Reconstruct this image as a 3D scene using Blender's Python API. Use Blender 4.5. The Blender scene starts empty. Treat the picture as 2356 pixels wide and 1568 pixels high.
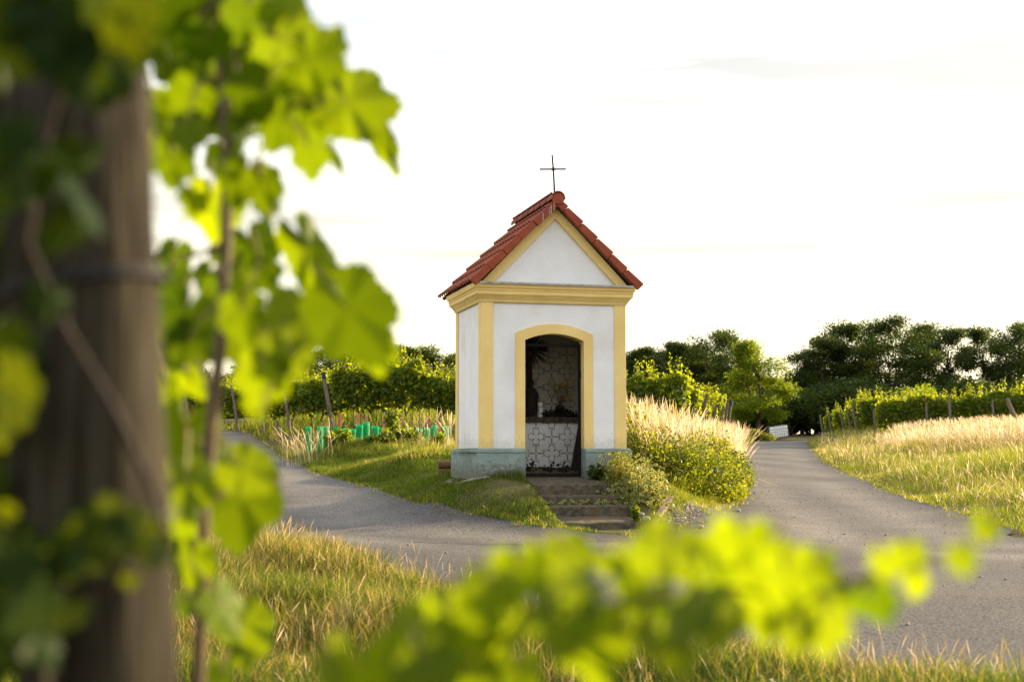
import bpy, bmesh, math, random
import numpy as np
from mathutils import Vector, Matrix, Euler
from mathutils.geometry import delaunay_2d_cdt

scene = bpy.context.scene
R = math.radians
random.seed(7)
rng = np.random.default_rng(11)

# ------------------------------------------------------------------ camera
PITCH = R(4.7)
cam_d = bpy.data.cameras.new("camera")
cam_d.lens = 50.0
cam_d.sensor_width = 36.0
cam_d.clip_start = 0.05
cam_d.clip_end = 6000
cam_d.dof.use_dof = True
cam_d.dof.focus_distance = 20.6
cam_d.dof.aperture_fstop = 2.9
cam = bpy.data.objects.new("camera", cam_d)
cam.location = (0, 0, 0)
cam.rotation_euler = (math.pi / 2 + PITCH, 0, 0)
scene.collection.objects.link(cam)
scene.camera = cam

# ------------------------------------------------------------------ light
SUN_AZ, SUN_EL = R(58), R(14)
SKY_STRENGTH, SUN_STRENGTH, EXPOSURE = 0.115, 5.0, 1.54
world = bpy.data.worlds.new("World")
scene.world = world
world.use_nodes = True
nt = world.node_tree
nt.nodes.clear()
w_out = nt.nodes.new("ShaderNodeOutputWorld")
w_bg = nt.nodes.new("ShaderNodeBackground")
w_bg.inputs["Strength"].default_value = SKY_STRENGTH
w_sky = nt.nodes.new("ShaderNodeTexSky")
w_sky.sky_type = 'NISHITA'
w_sky.sun_disc = False
w_sky.sun_elevation = SUN_EL
w_sky.sun_rotation = SUN_AZ
w_sky.air_density = 1.0
w_sky.dust_density = 2.0
w_sky.ozone_density = 1.0
# thin bright veil of high cloud in front of the clear sky
w_tc = nt.nodes.new("ShaderNodeTexCoord")
w_map = nt.nodes.new("ShaderNodeMapping")
w_map.inputs["Scale"].default_value = (1.2, 1.2, 7.0)
w_noise = nt.nodes.new("ShaderNodeTexNoise")
w_noise.inputs["Scale"].default_value = 2.2
w_noise.inputs["Detail"].default_value = 6.0
w_ramp = nt.nodes.new("ShaderNodeValToRGB")
w_ramp.color_ramp.elements[0].position = 0.25
w_ramp.color_ramp.elements[0].color = (0.62, 0.62, 0.62, 1)
w_ramp.color_ramp.elements[1].position = 0.75
w_ramp.color_ramp.elements[1].color = (0.9, 0.9, 0.9, 1)
w_mix = nt.nodes.new("ShaderNodeMixRGB")
w_sep = nt.nodes.new("ShaderNodeSeparateXYZ")
w_el = nt.nodes.new("ShaderNodeMapRange")          # warm milky light low down, whiter veil overhead
w_el.inputs["From Min"].default_value = 0.02
w_el.inputs["From Max"].default_value = 0.42
w_veil = nt.nodes.new("ShaderNodeMixRGB")
w_veil.inputs["Color1"].default_value = (6.0, 5.2, 3.3, 1)
w_veil.inputs["Color2"].default_value = (5.3, 5.5, 5.9, 1)
L = nt.links.new
L(w_tc.outputs["Generated"], w_map.inputs["Vector"])
L(w_map.outputs["Vector"], w_noise.inputs["Vector"])
L(w_noise.outputs["Fac"], w_ramp.inputs["Fac"])
L(w_ramp.outputs["Color"], w_mix.inputs["Fac"])
L(w_sky.outputs["Color"], w_mix.inputs["Color1"])
# long faint grey streaks of thin cloud
w_m2 = nt.nodes.new("ShaderNodeMapping")
w_m2.inputs["Scale"].default_value = (1.0, 1.0, 16.0)
w_m2.inputs["Rotation"].default_value = (0.0, 0.13, 0.0)
w_n2 = nt.nodes.new("ShaderNodeTexNoise")
w_n2.inputs["Scale"].default_value = 1.7
w_n2.inputs["Detail"].default_value = 5.0
w_r2 = nt.nodes.new("ShaderNodeValToRGB")
w_r2.color_ramp.elements[0].position = 0.50
w_r2.color_ramp.elements[0].color = (1, 1, 1, 1)
w_r2.color_ramp.elements[1].position = 0.68
w_r2.color_ramp.elements[1].color = (0.575, 0.57, 0.575, 1)
w_st = nt.nodes.new("ShaderNodeMixRGB")
w_st.blend_type = 'MULTIPLY'
w_st.inputs["Fac"].default_value = 1.0
L(w_tc.outputs["Generated"], w_m2.inputs["Vector"])
L(w_m2.outputs["Vector"], w_n2.inputs["Vector"])
L(w_n2.outputs["Fac"], w_r2.inputs["Fac"])
L(w_mix.outputs["Color"], w_st.inputs["Color1"])
L(w_r2.outputs["Color"], w_st.inputs["Color2"])
L(w_st.outputs["Color"], w_bg.inputs["Color"])
L(w_tc.outputs["Generated"], w_sep.inputs["Vector"])
L(w_sep.outputs["Z"], w_el.inputs["Value"])
L(w_el.outputs["Result"], w_veil.inputs["Fac"])
L(w_veil.outputs["Color"], w_mix.inputs["Color2"])
L(w_bg.outputs["Background"], w_out.inputs["Surface"])

sun_d = bpy.data.lights.new("sun", 'SUN')
sun_d.energy = SUN_STRENGTH
sun_d.angle = R(0.6)
sun_d.color = (1.0, 0.78, 0.48)
sun = bpy.data.objects.new("sun", sun_d)
sdir = Vector((math.sin(SUN_AZ) * math.cos(SUN_EL), math.cos(SUN_AZ) * math.cos(SUN_EL), math.sin(SUN_EL)))
sun.rotation_euler = sdir.to_track_quat('Z', 'Y').to_euler()
sun.location = sdir * 60
scene.collection.objects.link(sun)

vs = scene.view_settings
scene.display_settings.display_device = 'sRGB'
vs.view_transform = 'Standard'
vs.look = 'None'
vs.exposure = EXPOSURE
vs.gamma = 1.0
vs.use_curve_mapping = False
scene.render.engine = 'CYCLES'
cy = scene.cycles
cy.use_denoising = True
cy.max_bounces = 8
cy.diffuse_bounces = 4
cy.transmission_bounces = 5
cy.transparent_max_bounces = 6
cy.caustics_reflective = False
cy.caustics_refractive = False
cy.sample_clamp_indirect = 6.0

# ------------------------------------------------------------------ helpers
COL = scene.collection
FPX, CX, CYP = 50 / 36 * 2356, 1178.0, 784.0        # focal length and centre in units of the 2356 px wide view


def at(x, y, Y):
    """World point at depth Y that stands where pixel (x, y) of the 2356 px wide view looks."""
    a, b = (x - CX) / FPX, (CYP - y) / FPX
    cp, sp = math.cos(PITCH), math.sin(PITCH)
    dy, dz = cp - b * sp, sp + b * cp
    t = Y / dy
    return Vector((a * t, Y, dz * t))


def put(o, parent=None):
    COL.objects.link(o)
    if parent is not None:
        o.parent = parent
    return o


def tag(o, label=None, cat=None, group=None, kind=None):
    if label: o["label"] = label
    if cat: o["category"] = cat
    if group: o["group"] = group
    if kind: o["kind"] = kind
    return o


def empty(name, loc, label, cat, group=None, rz=0.0):
    o = bpy.data.objects.new(name, None)
    o.location = loc
    o.rotation_euler = (0, 0, rz)
    o.empty_display_size = 0.2
    put(o)
    return tag(o, label, cat, group)


def copy_tree(o, parent=None):
    c = o.copy()
    COL.objects.link(c)
    if parent is not None:
        c.parent = parent
    for ch in list(o.children):
        copy_tree(ch, c)
    return c


class MB:
    """Collects simple solids and links them as one mesh object."""

    def __init__(self):
        self.v, self.f = [], []

    def add(self, verts, faces):
        n = len(self.v)
        self.v += [tuple(p) for p in verts]
        self.f += [[i + n for i in f] for f in faces]
        return self

    def box(self, x0, x1, y0, y1, z0, z1, m=None):
        vs_ = [Vector((x, y, z)) for z in (z0, z1) for y in (y0, y1) for x in (x0, x1)]
        if m is not None:
            vs_ = [m @ p for p in vs_]
        return self.add(vs_, [[0, 2, 3, 1], [4, 5, 7, 6], [0, 1, 5, 4], [2, 6, 7, 3], [0, 4, 6, 2], [1, 3, 7, 5]])

    def prism(self, poly, y0, y1):
        """Polygon in x-z pushed from y0 to y1."""
        n = len(poly)
        vs_ = [(x, y0, z) for x, z in poly] + [(x, y1, z) for x, z in poly]
        fs = [list(range(n)), list(range(2 * n - 1, n - 1, -1))]
        fs += [[i, i + n, (i + 1) % n + n, (i + 1) % n] for i in range(n)]
        return self.add(vs_, fs)

    def tube(self, pts, r, n=8, cap=True, jitter=0.0):
        pts = [Vector(p) for p in pts]
        rs = list(r) if hasattr(r, '__len__') else [r] * len(pts)
        d0 = (pts[1] - pts[0]).normalized()
        up = Vector((0, 0, 1)) if abs(d0.z) < 0.9 else Vector((1, 0, 0))
        side = d0.cross(up).normalized()
        vs_, fs = [], []
        for i, p in enumerate(pts):
            d = (pts[min(i + 1, len(pts) - 1)] - pts[max(i - 1, 0)])
            d = d.normalized() if d.length > 1e-9 else d0
            side = (side - d * side.dot(d))
            side = side.normalized() if side.length > 1e-6 else d.orthogonal().normalized()
            up = d.cross(side)
            for k in range(n):
                a = 2 * math.pi * k / n
                rr = rs[i] * (1 + jitter * (random.random() - .5))
                vs_.append(p + (side * math.cos(a) + up * math.sin(a)) * rr)
        for i in range(len(pts) - 1):
            for k in range(n):
                fs.append([i * n + k, i * n + (k + 1) % n, (i + 1) * n + (k + 1) % n, (i + 1) * n + k])
        if cap:
            fs.append(list(range(n))[::-1])
            fs.append([(len(pts) - 1) * n + k for k in range(n)])
        return self.add(vs_, fs)

    def lathe(self, prof, c=(0, 0, 0), n=20):
        vs_, fs = [], []
        for r, z in prof:
            for k in range(n):
                a = 2 * math.pi * k / n
                vs_.append((c[0] + r * math.cos(a), c[1] + r * math.sin(a), c[2] + z))
        for i in range(len(prof) - 1):
            for k in range(n):
                fs.append([i * n + k, i * n + (k + 1) % n, (i + 1) * n + (k + 1) % n, (i + 1) * n + k])
        fs.append(list(range(n))[::-1])
        fs.append([(len(prof) - 1) * n + k for k in range(n)])
        return self.add(vs_, fs)

    def blob(self, c, r, n=10, m=7, noise=0.0):
        r = (r, r, r) if not hasattr(r, '__len__') else r
        vs_, fs = [], []
        for i in range(m + 1):
            t = math.pi * i / m
            for k in range(n):
                a = 2 * math.pi * k / n
                s = 1 + noise * (random.random() - .5)
                vs_.append((c[0] + r[0] * math.sin(t) * math.cos(a) * s, c[1] + r[1] * math.sin(t) * math.sin(a) * s, c[2] - r[2] * math.cos(t) * s))
        for i in range(m):
            for k in range(n):
                fs.append([i * n + k, i * n + (k + 1) % n, (i + 1) * n + (k + 1) % n, (i + 1) * n + k])
        return self.add(vs_, fs)

    def build(self, name, mat, parent=None, smooth=False, bevel=0.0, off=(0, 0, 0), seg=2):
        me = bpy.data.meshes.new(name)
        me.from_pydata([(p[0] + off[0], p[1] + off[1], p[2] + off[2]) for p in self.v], [], self.f)
        bm = bmesh.new()
        bm.from_mesh(me)
        bmesh.ops.remove_doubles(bm, verts=bm.verts, dist=1e-5)
        bmesh.ops.recalc_face_normals(bm, faces=bm.faces)
        bm.to_mesh(me)
        bm.free()
        me.materials.append(mat)
        if smooth:
            me.polygons.foreach_set("use_smooth", [True] * len(me.polygons))
        o = bpy.data.objects.new(name, me)
        put(o, parent)
        if bevel:
            b = o.modifiers.new("bevel", 'BEVEL')
            b.width, b.segments, b.limit_method, b.angle_limit = bevel, seg, 'ANGLE', R(35)
        return o


def big_mesh(name, verts, loops, sizes, mat, tone=None, col=None, smooth=False, parent=None):
    """A mesh from numpy arrays; tone is a per-vertex float, col a per-vertex rgb."""
    me = bpy.data.meshes.new(name)
    nv, nl, nf = len(verts), len(loops), len(sizes)
    me.vertices.add(nv)
    me.vertices.foreach_set("co", np.ascontiguousarray(verts, dtype=np.float32).ravel())
    me.loops.add(nl)
    me.loops.foreach_set("vertex_index", np.ascontiguousarray(loops, dtype=np.int32))
    me.polygons.add(nf)
    starts = np.zeros(nf, dtype=np.int32)
    starts[1:] = np.cumsum(sizes)[:-1]
    me.polygons.foreach_set("loop_start", starts)
    me.polygons.foreach_set("loop_total", np.ascontiguousarray(sizes, dtype=np.int32))
    if smooth:
        me.polygons.foreach_set("use_smooth", np.ones(nf, dtype=bool))
    if tone is not None:
        a = me.attributes.new("tone", 'FLOAT', 'POINT')
        a.data.foreach_set("value", np.ascontiguousarray(tone, dtype=np.float32))
    if col is not None:
        a = me.attributes.new("tint", 'FLOAT_COLOR', 'POINT')
        c4 = np.ones((nv, 4), dtype=np.float32)
        c4[:, :3] = col
        a.data.foreach_set("color", c4.ravel())
    me.update(calc_edges=True)
    me.materials.append(mat)
    o = bpy.data.objects.new(name, me)
    put(o, parent)
    return o


def unit(a):
    return a / np.maximum(np.linalg.norm(a, axis=-1, keepdims=True), 1e-9)


def scatter(name, tv, tf, pos, size, normal, tipdir, mat, tone=None, smooth=False, parent=None):
    """Copies of a small leaf template (x across, y base to tip, z out of the leaf) in one mesh."""
    tv = np.asarray(tv, dtype=np.float64)
    n = len(pos)
    zaxis = unit(np.asarray(normal, float))
    ydir = np.asarray(tipdir, float)
    ydir = unit(ydir - zaxis * np.sum(ydir * zaxis, axis=1, keepdims=True))
    xaxis = np.cross(ydir, zaxis)
    s = np.asarray(size, float).reshape(n, 1, 1)
    V = np.asarray(pos)[:, None, :] + s * (tv[None, :, 0:1] * xaxis[:, None, :] + tv[None, :, 1:2] * ydir[:, None, :] + tv[None, :, 2:3] * zaxis[:, None, :])
    k = len(tv)
    flat = np.concatenate([np.asarray(f) for f in tf])
    sz = np.asarray([len(f) for f in tf])
    loops = (np.arange(n)[:, None] * k + flat[None, :]).ravel()
    sizes = np.tile(sz, n)
    tn = None if tone is None else np.repeat(np.asarray(tone), k)
    return big_mesh(name, V.reshape(-1, 3), loops, sizes, mat, tone=tn, smooth=smooth, parent=parent)


def blades(name, base, h, w, lean, az, col, mat, prof=(1.0, 0.85, 0.5), zs=(0.0, 0.4, 0.75), curl=2.0, tipcol=None, parent=None):
    """Grass blades: tapered bent strips. prof = widths at the heights zs, then a tip."""
    n = len(base)
    k = len(prof)
    fa = rng.uniform(0, 2 * np.pi, n)
    side = np.stack([np.cos(fa), np.sin(fa), np.zeros(n)], 1)
    ld = np.stack([np.cos(az), np.sin(az), np.zeros(n)], 1)
    V = np.zeros((n, 2 * k + 1, 3))
    C = np.zeros((n, 2 * k + 1, 3))
    tl = list(zs) + [1.0]
    for i, t in enumerate(tl):
        c = base + ld * (lean * h * t ** curl)[:, None]
        c[:, 2] += h * t * np.sqrt(np.maximum(1 - (0.75 * lean * t) ** 2, 0.1))
        cc = col if tipcol is None else col * (1 - t) + tipcol * t
        if i < k:
            V[:, 2 * i] = c - side * (w * prof[i] * .5)[:, None]
            V[:, 2 * i + 1] = c + side * (w * prof[i] * .5)[:, None]
            C[:, 2 * i] = cc
            C[:, 2 * i + 1] = cc
        else:
            V[:, 2 * k] = c
            C[:, 2 * k] = cc
    fl, sz = [], []
    for i in range(k - 1):
        fl += [2 * i, 2 * i + 1, 2 * i + 3, 2 * i + 2]
        sz.append(4)
    fl += [2 * k - 2, 2 * k - 1, 2 * k]
    sz.append(3)
    m = 2 * k + 1
    loops = (np.arange(n)[:, None] * m + np.asarray(fl)[None, :]).ravel()
    return big_mesh(name, V.reshape(-1, 3), loops, np.tile(sz, n), mat, col=C.reshape(-1, 3), parent=parent)


def inpoly(pts, poly):
    x, y = pts[:, 0], pts[:, 1]
    ins = np.zeros(len(pts), bool)
    n = len(poly)
    for i in range(n):
        x1, y1 = poly[i][:2]
        x2, y2 = poly[(i + 1) % n][:2]
        c = ((y1 > y) != (y2 > y))
        xi = (x2 - x1) * (y - y1) / ((y2 - y1) if y2 != y1 else 1e-9) + x1
        ins ^= c & (x < xi)
    return ins


def smooth_line(pts, step):
    """Catmull-Rom through pts, resampled."""
    P = [np.asarray(p, float) for p in pts]
    P = [2 * P[0] - P[1]] + P + [2 * P[-1] - P[-2]]
    out = []
    for i in range(1, len(P) - 2):
        p0, p1, p2, p3 = P[i - 1:i + 3]
        m = max(2, int(np.linalg.norm(p2 - p1) / step))
        for k in range(m):
            t = k / m
            out.append(.5 * ((2 * p1) + (-p0 + p2) * t + (2 * p0 - 5 * p1 + 4 * p2 - p3) * t ** 2 + (-p0 + 3 * p1 - 3 * p2 + p3) * t ** 3))
    out.append(P[-2])
    return out


# ------------------------------------------------------------------ materials
def new_mat(name):
    m = bpy.data.materials.new(name)
    m.use_nodes = True
    n = m.node_tree.nodes
    n.clear()
    out = n.new("ShaderNodeOutputMaterial")
    return m, m.node_tree, n, m.node_tree.links.new, out


def surf(name, c1, c2=None, rough=0.8, scale=6.0, detail=8.0, bump=0.2, bscale=60.0, stretch=(1, 1, 1), spec=0.3, metal=0.0, coord="Object", c3=None, scale3=1.5, lo=.35, hi=.65, bdist=0.01):
    """Principled surface: noise between two colours, an optional third in large blotches, fine bump."""
    m, t, n, l, out = new_mat(name)
    p = n.new("ShaderNodeBsdfPrincipled")
    p.inputs["Roughness"].default_value = rough
    p.inputs["Specular IOR Level"].default_value = spec
    p.inputs["Metallic"].default_value = metal
    tc = n.new("ShaderNodeTexCoord")
    mp = n.new("ShaderNodeMapping")
    mp.inputs["Scale"].default_value = stretch
    l(tc.outputs[coord], mp.inputs["Vector"])
    nz = n.new("ShaderNodeTexNoise")
    nz.inputs["Scale"].default_value = scale
    nz.inputs["Detail"].default_value = detail
    nz.inputs["Roughness"].default_value = 0.6
    l(mp.outputs["Vector"], nz.inputs["Vector"])
    rp = n.new("ShaderNodeValToRGB")
    rp.color_ramp.elements[0].position = lo
    rp.color_ramp.elements[1].position = hi
    rp.color_ramp.elements[0].color = (*c1, 1)
    rp.color_ramp.elements[1].color = (*(c2 or c1), 1)
    l(nz.outputs["Fac"], rp.inputs["Fac"])
    colour = rp.outputs["Color"]
    if c3 is not None:
        n3 = n.new("ShaderNodeTexNoise")
        n3.inputs["Scale"].default_value = scale3
        n3.inputs["Detail"].default_value = 5
        l(mp.outputs["Vector"], n3.inputs["Vector"])
        r3 = n.new("ShaderNodeValToRGB")
        r3.color_ramp.elements[0].position = .5
        r3.color_ramp.elements[1].position = .72
        l(n3.outputs["Fac"], r3.inputs["Fac"])
        mx = n.new("ShaderNodeMixRGB")
        mx.inputs["Color2"].default_value = (*c3, 1)
        l(r3.outputs["Color"], mx.inputs["Fac"])
        l(colour, mx.inputs["Color1"])
        colour = mx.outputs["Color"]
    l(colour, p.inputs["Base Color"])
    if bump:
        nb = n.new("ShaderNodeTexNoise")
        nb.inputs["Scale"].default_value = bscale
        nb.inputs["Detail"].default_value = 6
        l(mp.outputs["Vector"], nb.inputs["Vector"])
        b = n.new("ShaderNodeBump")
        b.inputs["Strength"].default_value = bump
        b.inputs["Distance"].default_value = bdist
        l(nb.outputs["Fac"], b.inputs["Height"])
        l(b.outputs["Normal"], p.inputs["Normal"])
    l(p.outputs["BSDF"], out.inputs["Surface"])
    return m


def leafy(name, c1, c2, t1, t2, tw=0.5, rough=0.5, spec=0.25, objvar=0.0):
    """Leaf: reflecting and light-passing sides, colour picked per leaf by the 'tone' attribute."""
    m, t, n, l, out = new_mat(name)
    at_ = n.new("ShaderNodeAttribute")
    at_.attribute_name = "tone"
    fac = at_.outputs["Fac"]
    if objvar:
        oi = n.new("ShaderNodeObjectInfo")
        ma = n.new("ShaderNodeMath")
        ma.operation = 'MULTIPLY_ADD'
        ma.inputs[1].default_value = objvar
        l(oi.outputs["Random"], ma.inputs[0])
        l(fac, ma.inputs[2])
        fac = ma.outputs[0]
    a = n.new("ShaderNodeMixRGB")
    a.inputs["Color1"].default_value = (*c1, 1)
    a.inputs["Color2"].default_value = (*c2, 1)
    b = n.new("ShaderNodeMixRGB")
    b.inputs["Color1"].default_value = (*t1, 1)
    b.inputs["Color2"].default_value = (*t2, 1)
    l(fac, a.inputs["Fac"])
    l(fac, b.inputs["Fac"])
    p = n.new("ShaderNodeBsdfPrincipled")
    p.inputs["Roughness"].default_value = rough
    p.inputs["Specular IOR Level"].default_value = spec
    tr = n.new("ShaderNodeBsdfTranslucent")
    mx = n.new("ShaderNodeMixShader")
    mx.inputs["Fac"].default_value = tw
    l(a.outputs["Color"], p.inputs["Base Color"])
    l(b.outputs["Color"], tr.inputs["Color"])
    l(p.outputs["BSDF"], mx.inputs[1])
    l(tr.outputs["BSDF"], mx.inputs[2])
    l(mx.outputs["Shader"], out.inputs["Surface"])
    return m


def grassy(name, tw=0.45, gain=1.0, rough=0.6):
    """Blade of grass: colour from the per-blade 'tint' attribute."""
    m, t, n, l, out = new_mat(name)
    at_ = n.new("ShaderNodeAttribute")
    at_.attribute_name = "tint"
    p = n.new("ShaderNodeBsdfPrincipled")
    p.inputs["Roughness"].default_value = rough
    p.inputs["Specular IOR Level"].default_value = 0.2
    tr = n.new("ShaderNodeBsdfTranslucent")
    mx = n.new("ShaderNodeMixShader")
    mx.inputs["Fac"].default_value = tw
    l(at_.outputs["Color"], p.inputs["Base Color"])
    g = n.new("ShaderNodeMixRGB")
    g.blend_type = 'MULTIPLY'
    g.inputs["Fac"].default_value = 1
    g.inputs["Color2"].default_value = (gain, gain, gain, 1)
    l(at_.outputs["Color"], g.inputs["Color1"])
    l(g.outputs["Color"], tr.inputs["Color"])
    l(p.outputs["BSDF"], mx.inputs[1])
    l(tr.outputs["BSDF"], mx.inputs[2])
    l(mx.outputs["Shader"], out.inputs["Surface"])
    return m


M = {}
M["white"] = surf("white_plaster", (.80, .80, .80), (.74, .745, .75), .9, 2.5, bump=.35, bscale=45, c3=(.66, .64, .60), scale3=1.4, spec=.1)
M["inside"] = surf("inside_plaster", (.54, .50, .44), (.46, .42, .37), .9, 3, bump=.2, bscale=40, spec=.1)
M["yellow"] = surf("yellow_plaster", (.83, .63, .26), (.77, .565, .215), .9, 3.0, bump=.3, bscale=50, c3=(.71, .51, .20), scale3=1.3, spec=.1)
M["plinth"] = surf("grey_green_render", (.25, .315, .295), (.19, .245, .23), .9, 5, bump=.9, bscale=28, c3=(.16, .19, .16), scale3=1.6, spec=.1, bdist=.02)
M["tile"] = surf("clay_tile", (.26, .058, .018), (.18, .038, .014), .75, 5, bump=.2, bscale=70, c3=(.12, .03, .014), scale3=2.2, spec=.3)
M["tile_edge"] = surf("clay_verge", (.30, .066, .026), (.23, .046, .020), .75, 7, bump=.2, bscale=70, c3=(.24, .05, .03), scale3=3.5, spec=.3)
M["deck"] = surf("roof_boards", (.10, .07, .045), (.06, .042, .03), .85, 6, stretch=(1, 8, 1))
M["zinc"] = surf("zinc_sheet", (.42, .42, .40), (.30, .30, .28), .5, 9, bump=.05, spec=.4, c3=(.20, .19, .17), scale3=6)
M["iron"] = surf("black_iron", (.010, .010, .011), (.007, .007, .007), .7, 20, bump=0, spec=.1)
M["rust_iron"] = surf("rusty_iron", (.045, .018, .010), (.025, .012, .008), .9, 30, bump=0, spec=.02)
M["concrete"] = surf("mossy_concrete", (.135, .108, .072), (.050, .040, .027), .9, 14, bump=.9, bscale=45, c3=(.12, .08, .034), scale3=3.5, lo=.3, hi=.62, bdist=.015)
M["timber"] = surf("grey_timber", (.19, .155, .12), (.10, .078, .058), .85, 7, bump=.5, bscale=30, stretch=(6, 6, .5))
M["post_dark"] = surf("old_post_wood", (.058, .050, .036), (.022, .018, .013), .9, 14, bump=.9, bscale=22, stretch=(5, 5, .3), spec=.05)
M["log"] = surf("brown_log", (.17, .105, .058), (.085, .05, .028), .85, 8, bump=.6, bscale=30, stretch=(.5, 6, 6))
M["stone"] = surf("pale_stone", (.27, .25, .22), (.19, .175, .15), .9, 8, bump=.4)
M["kerb"] = surf("pinkish_kerb", (.24, .165, .11), (.16, .11, .075), .9, 9, bump=.6, c3=(.12, .10, .06))
M["blue"] = surf("blue_cap", (.012, .022, .075), (.01, .018, .06), .6, 8, bump=0)
M["terracotta"] = surf("terracotta_guard", (.52, .22, .12), (.42, .17, .09), .8, 9, bump=.1)
M["candle"] = surf("candle_wax", (.72, .70, .66), (.66, .64, .6), .5, 5, bump=0)
M["dark"] = surf("dark_wood", (.028, .019, .013), (.016, .011, .008), .8, 8, bump=.2)
M["soil_dark"] = surf("dark_leaf_litter", (.02, .016, .012), (.012, .01, .008), .9, 8)
M["cage"] = surf("galvanised_cage", (.25, .25, .25), (.18, .18, .18), .5, 8, metal=.3, bump=0)
M["tankwhite"] = surf("tank_plastic", (.82, .82, .80), (.78, .78, .77), .45, 3, bump=0)
M["bark"] = surf("tree_bark", (.07, .052, .038), (.035, .026, .02), .9, 6, bump=.6, bscale=14, stretch=(2, 2, .4), bdist=.04)
M["vinewood"] = surf("vine_wood", (.085, .055, .035), (.04, .027, .018), .9, 12, bump=.5)
M["old_shoot"] = surf("dark_shoot", (.030, .020, .012), (.02, .013, .008), .8, 12, bump=.1)
M["shoot"] = surf("vine_shoot", (.10, .06, .03), (.07, .045, .02), .7, 12, bump=.1)
M["petiole"] = surf("leaf_stalk", (.22, .20, .04), (.20, .10, .04), .6, 6, bump=0)
M["wire"] = surf("fence_wire", (.05, .05, .05), (.03, .03, .03), .6, 20, metal=.5, bump=0)


def split_wood(m):
    """Long dark drying cracks along the grain of a post."""
    t = m.node_tree
    n, l = t.nodes, t.links.new
    p = next(x for x in n if x.type == 'BSDF_PRINCIPLED')
    src = p.inputs["Base Color"].links[0].from_socket
    tc = n.new("ShaderNodeTexCoord")
    mp = n.new("ShaderNodeMapping")
    mp.inputs["Scale"].default_value = (85, 85, 2.2)
    nz = n.new("ShaderNodeTexNoise")
    nz.inputs["Scale"].default_value = 1.0
    nz.inputs["Detail"].default_value = 3
    rp = n.new("ShaderNodeValToRGB")
    rp.color_ramp.elements[0].position, rp.color_ramp.elements[1].position = .36, .46
    rp.color_ramp.elements[0].color = (.38, .36, .34, 1)
    rp.color_ramp.elements[1].color = (1, 1, 1, 1)
    e = rp.color_ramp.elements.new(.64)
    e.color = (1.0, 1.0, 1.0, 1)
    e = rp.color_ramp.elements.new(.74)
    e.color = (1.5, 1.47, 1.42, 1)
    mx = n.new("ShaderNodeMixRGB")
    mx.blend_type = 'MULTIPLY'
    mx.inputs["Fac"].default_value = 1
    l(tc.outputs["Object"], mp.inputs["Vector"])
    l(mp.outputs["Vector"], nz.inputs["Vector"])
    l(nz.outputs["Fac"], rp.inputs["Fac"])
    l(src, mx.inputs["Color1"])
    l(rp.outputs["Color"], mx.inputs["Color2"])
    l(mx.outputs["Color"], p.inputs["Base Color"])


def splash_dirt(m, z0, z1, col, amount):
    """Mud splashed up from the ground: ragged spots thinning out with height, a stain that stays put."""
    t = m.node_tree
    n, l = t.nodes, t.links.new
    p = next(x for x in n if x.type == 'BSDF_PRINCIPLED')
    src = p.inputs["Base Color"].links[0].from_socket
    tc = n.new("ShaderNodeTexCoord")
    sx = n.new("ShaderNodeSeparateXYZ")
    mr = n.new("ShaderNodeMapRange")
    mr.inputs["From Min"].default_value, mr.inputs["From Max"].default_value = z0, z1
    mr.inputs["To Min"].default_value, mr.inputs["To Max"].default_value = .30, -.25
    nz = n.new("ShaderNodeTexNoise")
    nz.inputs["Scale"].default_value = 16
    nz.inputs["Detail"].default_value = 8
    nz.inputs["Roughness"].default_value = .75
    ad = n.new("ShaderNodeMath")
    rp = n.new("ShaderNodeValToRGB")
    rp.color_ramp.elements[0].position, rp.color_ramp.elements[1].position = .52, .72
    ml = n.new("ShaderNodeMath")
    ml.operation = 'MULTIPLY'
    ml.inputs[1].default_value = amount
    mx = n.new("ShaderNodeMixRGB")
    mx.inputs["Color2"].default_value = (*col, 1)
    l(tc.outputs["Object"], sx.inputs["Vector"])
    l(tc.outputs["Object"], nz.inputs["Vector"])
    l(sx.outputs["Z"], mr.inputs["Value"])
    l(mr.outputs["Result"], ad.inputs[0])
    l(nz.outputs["Fac"], ad.inputs[1])
    l(ad.outputs[0], rp.inputs["Fac"])
    l(rp.outputs["Color"], ml.inputs[0])
    l(ml.outputs[0], mx.inputs["Fac"])
    l(src, mx.inputs["Color1"])
    l(mx.outputs["Color"], p.inputs["Base Color"])


split_wood(M["post_dark"])
splash_dirt(M["plinth"], .05, .50, (.12, .105, .075), .75)
splash_dirt(M["white"], .44, .85, (.50, .47, .41), .5)
splash_dirt(M["yellow"], .44, .80, (.50, .38, .18), .5)
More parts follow.
